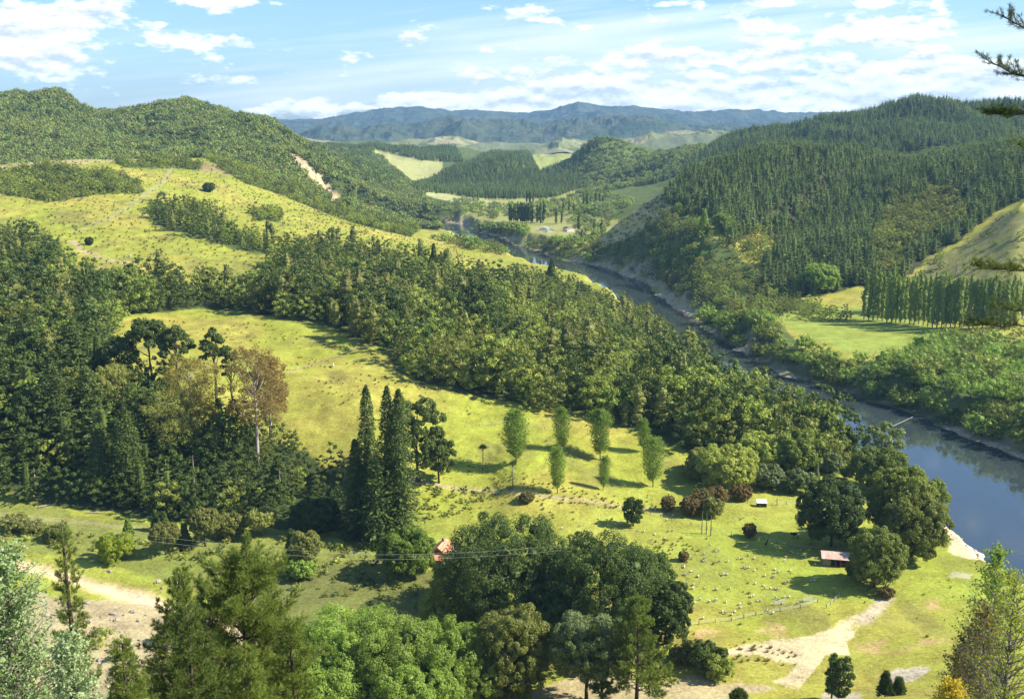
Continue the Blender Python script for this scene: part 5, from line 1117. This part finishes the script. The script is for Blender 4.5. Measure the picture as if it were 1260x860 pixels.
# boulders and driftwood in the sandy beds
# ------------------------------------------------------------------ animals
def animal(bl, bh, legh, cols, seed, rough=.12):
    rng = T(seed); g = G(); g.ball((0, 0, legh + bh * .5), (bl * .5, bh * .42, bh * .52), 10, 7, 0, rough, rng); g.ball((bl * .42, 0, legh + bh * .75), (bl * .16, bh * .2, bh * .25), 8, 5, 0)
    g.ball((bl * .62, 0, legh + bh * .78), (bl * .15, bh * .14, bh * .17), 8, 5, 1)
    for s in (-1, 1): g.ball((bl * .54, s * bh * .17, legh + bh * .92), (bl * .03, bh * .1, bh * .05), 5, 4, 1)
    for x in (-.32, .3):
        for s in (-1, 1): g.tube([(bl * x, s * bh * .2, legh + bh * .3), (bl * x, s * bh * .2, legh * .5), (bl * x * 1.03, s * bh * .2, -.03)], [bh * .11, bh * .06, bh * .055], 5, 1)
    return g.mesh('animal', [M[c] for c in cols], True)
shp = [animal(1.15, .72, .34, ('wool', 'face'), 1), animal(1.05, .66, .3, ('wool', 'wool'), 2), animal(1.2, .7, .26, ('wool', 'face'), 3)]
lst = [(840 + a / 2.967, 570 + b / 2.967) for a, b in [(120, 325), (133, 322), (218, 350), (262, 350), (232, 308), (237, 303), (232, 385), (243, 383), (262, 395), (148, 408), (162, 408), (57, 415), (38, 458), (38, 447), (123, 463), (172, 460), (265, 442), (293, 450), (330, 418), (337, 403), (337, 390), (350, 400), (385, 435), (372, 437), (393, 395), (372, 358), (337, 462), (347, 462), (372, 490), (388, 490), (340, 495), (350, 500), (250, 490), (258, 487), (272, 507), (283, 505), (250, 512), (208, 517), (210, 530), (155, 550), (143, 545), (180, 555), (97, 508), (43, 512), (8, 408), (5, 380), (32, 398), (78, 335), (80, 358), (165, 360), (468, 433), (480, 433), (483, 372), (308, 540), (330, 550), (75, 568), (240, 340), (222, 382), (430, 320), (395, 325), (420, 515), (362, 515), (300, 413), (320, 460), (100, 300), (402, 330), (420, 335), (450, 345), (375, 345), (300, 460), (205, 350), (190, 545), (63, 500), (118, 505), (440, 505), (340, 315)]]
lst += [(560 + a / 3.706, 680 + b / 3.706) for a, b in [(1070, 20), (1130, 42), (1205, 42), (1045, 70), (1075, 90), (1048, 105), (1107, 113), (955, 117), (915, 103), (990, 133), (1055, 143), (1087, 150), (1085, 165), (1137, 165), (1190, 172), (1220, 105), (1240, 103), (1190, 218), (1157, 228), (1090, 232), (1130, 302), (1218, 273), (1035, 195), (1047, 258), (1235, 228)]]
lst += [(420 + a / 2.967, 570 + b / 2.967) for a, b in [(805, 240), (870, 232), (900, 250), (870, 250), (905, 282), (970, 210), (1000, 225), (1105, 252), (1145, 262), (1187, 210), (1195, 250), (1210, 247), (1180, 278), (960, 217), (1083, 250), (765, 180), (1020, 225), (1210, 415), (1150, 420), (835, 300), (940, 205), (1060, 300), (1130, 290)]]
for i, (u, v) in enumerate(lst):
    o = mobj('sheep', shp[i % 3]); o.location = at(u, v); o.rotation_euler = (0, 0, (i * 2.399) % 6.28); o.scale = (.78,) * 3; tag(o, 'cream white sheep grazing on the bright green river flat', 'sheep', 'sheep grazing on the river flat')
cow = [animal(2.3, 1.15, .7, ('black', 'creamhide'), 4, .03), animal(2.2, 1.1, .7, ('creamhide', 'creamhide'), 5, .03), animal(2.2, 1.1, .7, ('brownhide', 'brownhide'), 6, .03)]
for u, v, k, lb in [(977, 661, 0, 'black and white cow at the edge of the cypress shadow'), (943, 600, 2, 'brown cow grazing above the white shelter'), (410, 452, 1, 'pale cow below the upper paddock track'), (160, 317, 1, 'pale cow beside the left hill track'), (186, 322, 1, 'pale cow a little right of the hill track cow'), (248, 334, 1, 'pale cow, left of two low on the left hill'), (263, 339, 1, 'pale cow, right of two low on the left hill')]:
    o = mobj('cow', cow[k]); o.location = at(u, v); o.rotation_euler = (0, 0, u); tag(o, lb, 'cow')
# timber post of the old strainer in the paddock
g = G(); g.tube([(0, 0, -.3), (.7, 0, 2.3)], [.2, .17], 6); o = part('leaning_post', g, 'black', None); o.location = at(942, 671); tag(o, 'dark leaning post standing in the open paddock', 'post')
# stones
rk = plain('stone', (.36, .32, .26), .9, (.22, .2, .17), 2, .5); stones = []
for i in range(4): g = G(); g.ball((0, 0, .1), (.8, .6, .42), 8, 6, 0, .5, T(600 + i)); stones.append(g.mesh('stone', [rk]))
X, Y, Z, r_ = scatter([[(-80, 745), (100, 740), (260, 770), (420, 795), (560, 830), (560, 880), (-80, 880)], BEACH, [(60, 690), (150, 700), (290, 740), (290, 750), (150, 715)], [(860, 405), (960, 463), (1080, 500), (1260, 575), (1260, 556), (1080, 488), (960, 450), (880, 404)]], 3.0, 215, 820, 17, .35)
o = stuff('stones', X, Y, Z, r_.uniform(.3, 1.5, len(X)) ** 1.5 * .8, r_.uniform(0, 6.28, len(X)), r_.integers(0, 4, len(X)), stones); tag(o, 'scattered grey stones along the sandy beds and banks', 'stones', None, 'stuff')
# tussocks over the pasture
tf = []
for i in range(3):
    g = G(); r2 = T(640 + i); d = sph(r2, 40, .1); g.blades(np.zeros((len(d), 3)) + d * .15, d + np.array([0, 0, .7]), .7, .10, r2); tf.append(g.mesh('tussock', [M[['olive', 'bush', 'red'][i]]]))
TU = [[(130, 400), (280, 385), (450, 425), (560, 480), (700, 515), (850, 570), (1000, 580), (1000, 640), (840, 640), (700, 640), (500, 660), (430, 640), (420, 560), (350, 540), (330, 470), (200, 470)], [(0, 200), (250, 190), (420, 270), (600, 315), (330, 340), (100, 340), (0, 260)], [(840, 660), (1180, 660), (1180, 800), (1060, 830), (840, 800)], [(840, 674), (870, 670), (900, 690), (850, 700)]]
X, Y, Z, r_ = scatter(TU[:1], 2.6, 350, 640, 18, .34); cl = fbm(X / 14, Y / 14, 91, 3) > .58; X, Y, Z = X[cl], Y[cl], Z[cl]
X2, Y2, Z2, r2 = scatter(TU[1:2], 6, 640, 1300, 19, .45); X3, Y3, Z3, r3 = scatter(TU[2:3], 4, 270, 380, 20, .12); X4, Y4, Z4, _r = scatter([[(800, 665), (850, 662), (862, 682), (850, 690), (800, 676)], [(600, 575), (700, 600), (840, 624), (820, 632), (600, 612)], [(880, 790), (980, 800), (985, 820), (900, 815)]], 1.8, 260, 440, 22, .5)
X = np.concatenate([X, X2, X3, X4]); Y = np.concatenate([Y, Y2, Y3, Y4]); Z = np.concatenate([Z, Z2, Z3, Z4]); n = len(X); r_ = T(21)
o = stuff('tussock_grass', X, Y, Z, r_.uniform(.35, 1.1, n) * np.where(Y > 640, 1.6, 1), r_.uniform(0, 6.28, n), r_.integers(0, 3, n), tf); tag(o, 'rough tussock grass dotted over the pastures', 'grass', None, 'stuff')
# ------------------------------------------------------------------ light, sky, air
SUN_EL, SUN_AZ = R(40), R(95)        # azimuth clockwise from the view direction (+Y)
sun = bpy.data.lights.new('sun', 'SUN'); sun.energy = 5.0; sun.angle = R(.5); sun.color = (1, .90, .74)
so = bpy.data.objects.new('sun', sun); col.objects.link(so)
dirv = Vector((math.cos(SUN_EL) * math.sin(SUN_AZ), math.cos(SUN_EL) * math.cos(SUN_AZ), math.sin(SUN_EL)))
so.rotation_euler = dirv.to_track_quat('Z', 'Y').to_euler()
so.location = (300, 300, 600)
W = bpy.data.worlds.new('World'); sc.world = W; W.use_nodes = True; nt = W.node_tree; nt.nodes.clear()
sky = nt.nodes.new('ShaderNodeTexSky'); sky.sky_type = 'NISHITA'; sky.sun_disc = False; sky.sun_elevation = SUN_EL; sky.sun_rotation = SUN_AZ; sky.air_density = 1.0; sky.dust_density = .6; sky.ozone_density = 1.2
tc = nt.nodes.new('ShaderNodeTexCoord'); sx_ = nt.nodes.new('ShaderNodeSeparateXYZ'); nt.links.new(tc.outputs['Generated'], sx_.inputs[0])
az = mth(nt, 'ARCTAN2', sx_.outputs[0], sx_.outputs[1]); el = mth(nt, 'ARCSINE', sx_.outputs[2])
def dirpix(u, v):
    s, t = st(u, v); return math.atan(s), math.atan(-t / math.hypot(1, s))
def vec(a, b, c=0.0):
    n = nt.nodes.new('ShaderNodeCombineXYZ')
    for i, x in enumerate((a, b, c)):
        if isinstance(x, bpy.types.NodeSocket): nt.links.new(x, n.inputs[i])
        else: n.inputs[i].default_value = x
    return n.outputs[0]
def blob(u, v, wu, wv, A):
    a0, e0 = dirpix(u, v)
    x = mth(nt, 'DIVIDE', mth(nt, 'SUBTRACT', az, a0), wu / F); y = mth(nt, 'DIVIDE', mth(nt, 'SUBTRACT', el, e0), wv / F)
    r = mth(nt, 'ADD', mth(nt, 'MULTIPLY', x, x), mth(nt, 'MULTIPLY', y, y))
    return mth(nt, 'MULTIPLY', mth(nt, 'EXPONENT', mth(nt, 'MULTIPLY', r, -1.0)), A)
def ssum(L):
    r = L[0]
    for x in L[1:]: r = mth(nt, 'ADD', r, x)
    return r
elw = mth(nt, 'MULTIPLY', el, 2.4)
cum_n = noise(nt, vec(az, elw, .3), 22, 7, .58)
cum_b = ssum([blob(60, 22, 85, 22, .44), blob(20, 55, 75, 20, .37), blob(75, 84, 70, 13, .27), blob(235, 52, 42, 11, .36), blob(250, 1, 50, 7, .36), blob(505, 52, 26, 12, .30), blob(425, 66, 34, 12, .2), blob(1075, 36, 85, 14, .42), blob(1145, 72, 34, 13, .36), blob(1090, 82, 40, 8, .32),
              blob(930, 70, 95, 18, .34), blob(800, 72, 80, 14, .22), blob(650, 92, 34, 8, .22), blob(1010, 2, 130, 10, .34), blob(1170, 103, 130, 16, .40), blob(990, 122, 190, 24, .46), blob(760, 122, 150, 26, .42), blob(560, 128, 130, 16, .38), blob(380, 136, 70, 14, .30), blob(1260, 110, 60, 14, .2), blob(180, 100, 60, 8, .12)])
cum = mth(nt, 'ADD', mth(nt, 'MULTIPLY', mth(nt, 'SUBTRACT', cum_n, .5), 1.5), mth(nt, 'SUBTRACT', cum_b, .13))
cumm = mth(nt, 'SMOOTH_MIN', mth(nt, 'MULTIPLY', cum, 7.0, clamp=True), 1.0, .2, clamp=True)
# thin streaked cirrus
rot = mth(nt, 'ADD', elw, mth(nt, 'MULTIPLY', az, -.22))
cir_n = noise(nt, vec(mth(nt, 'MULTIPLY', az, .55), mth(nt, 'MULTIPLY', rot, 3.4), 2.0), 7, 7, .56)
cir_b = ssum([blob(640, 85, 260, 46, .46), blob(860, 45, 300, 26, .30), blob(1000, 20, 260, 20, .26), blob(330, 125, 120, 20, .28), blob(1180, 55, 120, 22, .34), blob(420, 100, 120, 26, .2)])
cir = mth(nt, 'MULTIPLY', mth(nt, 'ADD', mth(nt, 'MULTIPLY', mth(nt, 'SUBTRACT', cir_n, .5), 1.5), mth(nt, 'SUBTRACT', cir_b, .08)), 1.6, clamp=True)
cir = mth(nt, 'MULTIPLY', cir, .85)
# cloud tops bright, undersides greyer (thickness by a second noise)
shade = noise(nt, vec(az, mth(nt, 'ADD', elw, .012), .3), 22, 5, .58)
sh = mth(nt, 'MULTIPLY_ADD', mth(nt, 'SUBTRACT', cum_n, shade), 5.0, .62, clamp=True)
ccol = mixc(nt, sh, (6.0, 6.6, 7.7), (11.5, 11.6, 11.8))
skyc = mixc(nt, 1.0, sky.outputs[0], (.92, 1.18, 1.52), 'MULTIPLY')
c1 = mixc(nt, cir, skyc, (8.8, 9.5, 10.4)); c2 = mixc(nt, cumm, c1, ccol)
above = mth(nt, 'MULTIPLY_ADD', el, 60.0, 1.6, clamp=True)
c3 = mixc(nt, above, skyc, c2)
bg = nt.nodes.new('ShaderNodeBackground'); nt.links.new(c3, bg.inputs[0]); bg.inputs[1].default_value = .060
ow = nt.nodes.new('ShaderNodeOutputWorld'); nt.links.new(bg.outputs[0], ow.inputs[0])
# haze box
g = G(); g.box(-9000, -60, -45, 9000, 12200, 560)
hm, hn = newmat('haze_air'); pvv = hn.nodes.new('ShaderNodeVolumePrincipled'); pvv.inputs['Color'].default_value = (.33, .62, 1, 1); pvv.inputs['Density'].default_value = HAZE = 4.8e-5; pvv.inputs['Anisotropy'].default_value = .1
oo = hn.nodes.new('ShaderNodeOutputMaterial'); hn.links.new(pvv.outputs[0], oo.inputs['Volume'])
if not globals().get('NOHAZE'):
    ho = mobj('haze', g.mesh('haze', [hm])); tag(ho, 'pale blue haze filling the air of the valley', 'haze', None, 'stuff')
sc.render.engine = 'CYCLES'
sc.cycles.max_bounces = 5; sc.cycles.diffuse_bounces = 2; sc.cycles.glossy_bounces = 2; sc.cycles.transmission_bounces = 2; sc.cycles.volume_bounces = 0; sc.cycles.transparent_max_bounces = 4
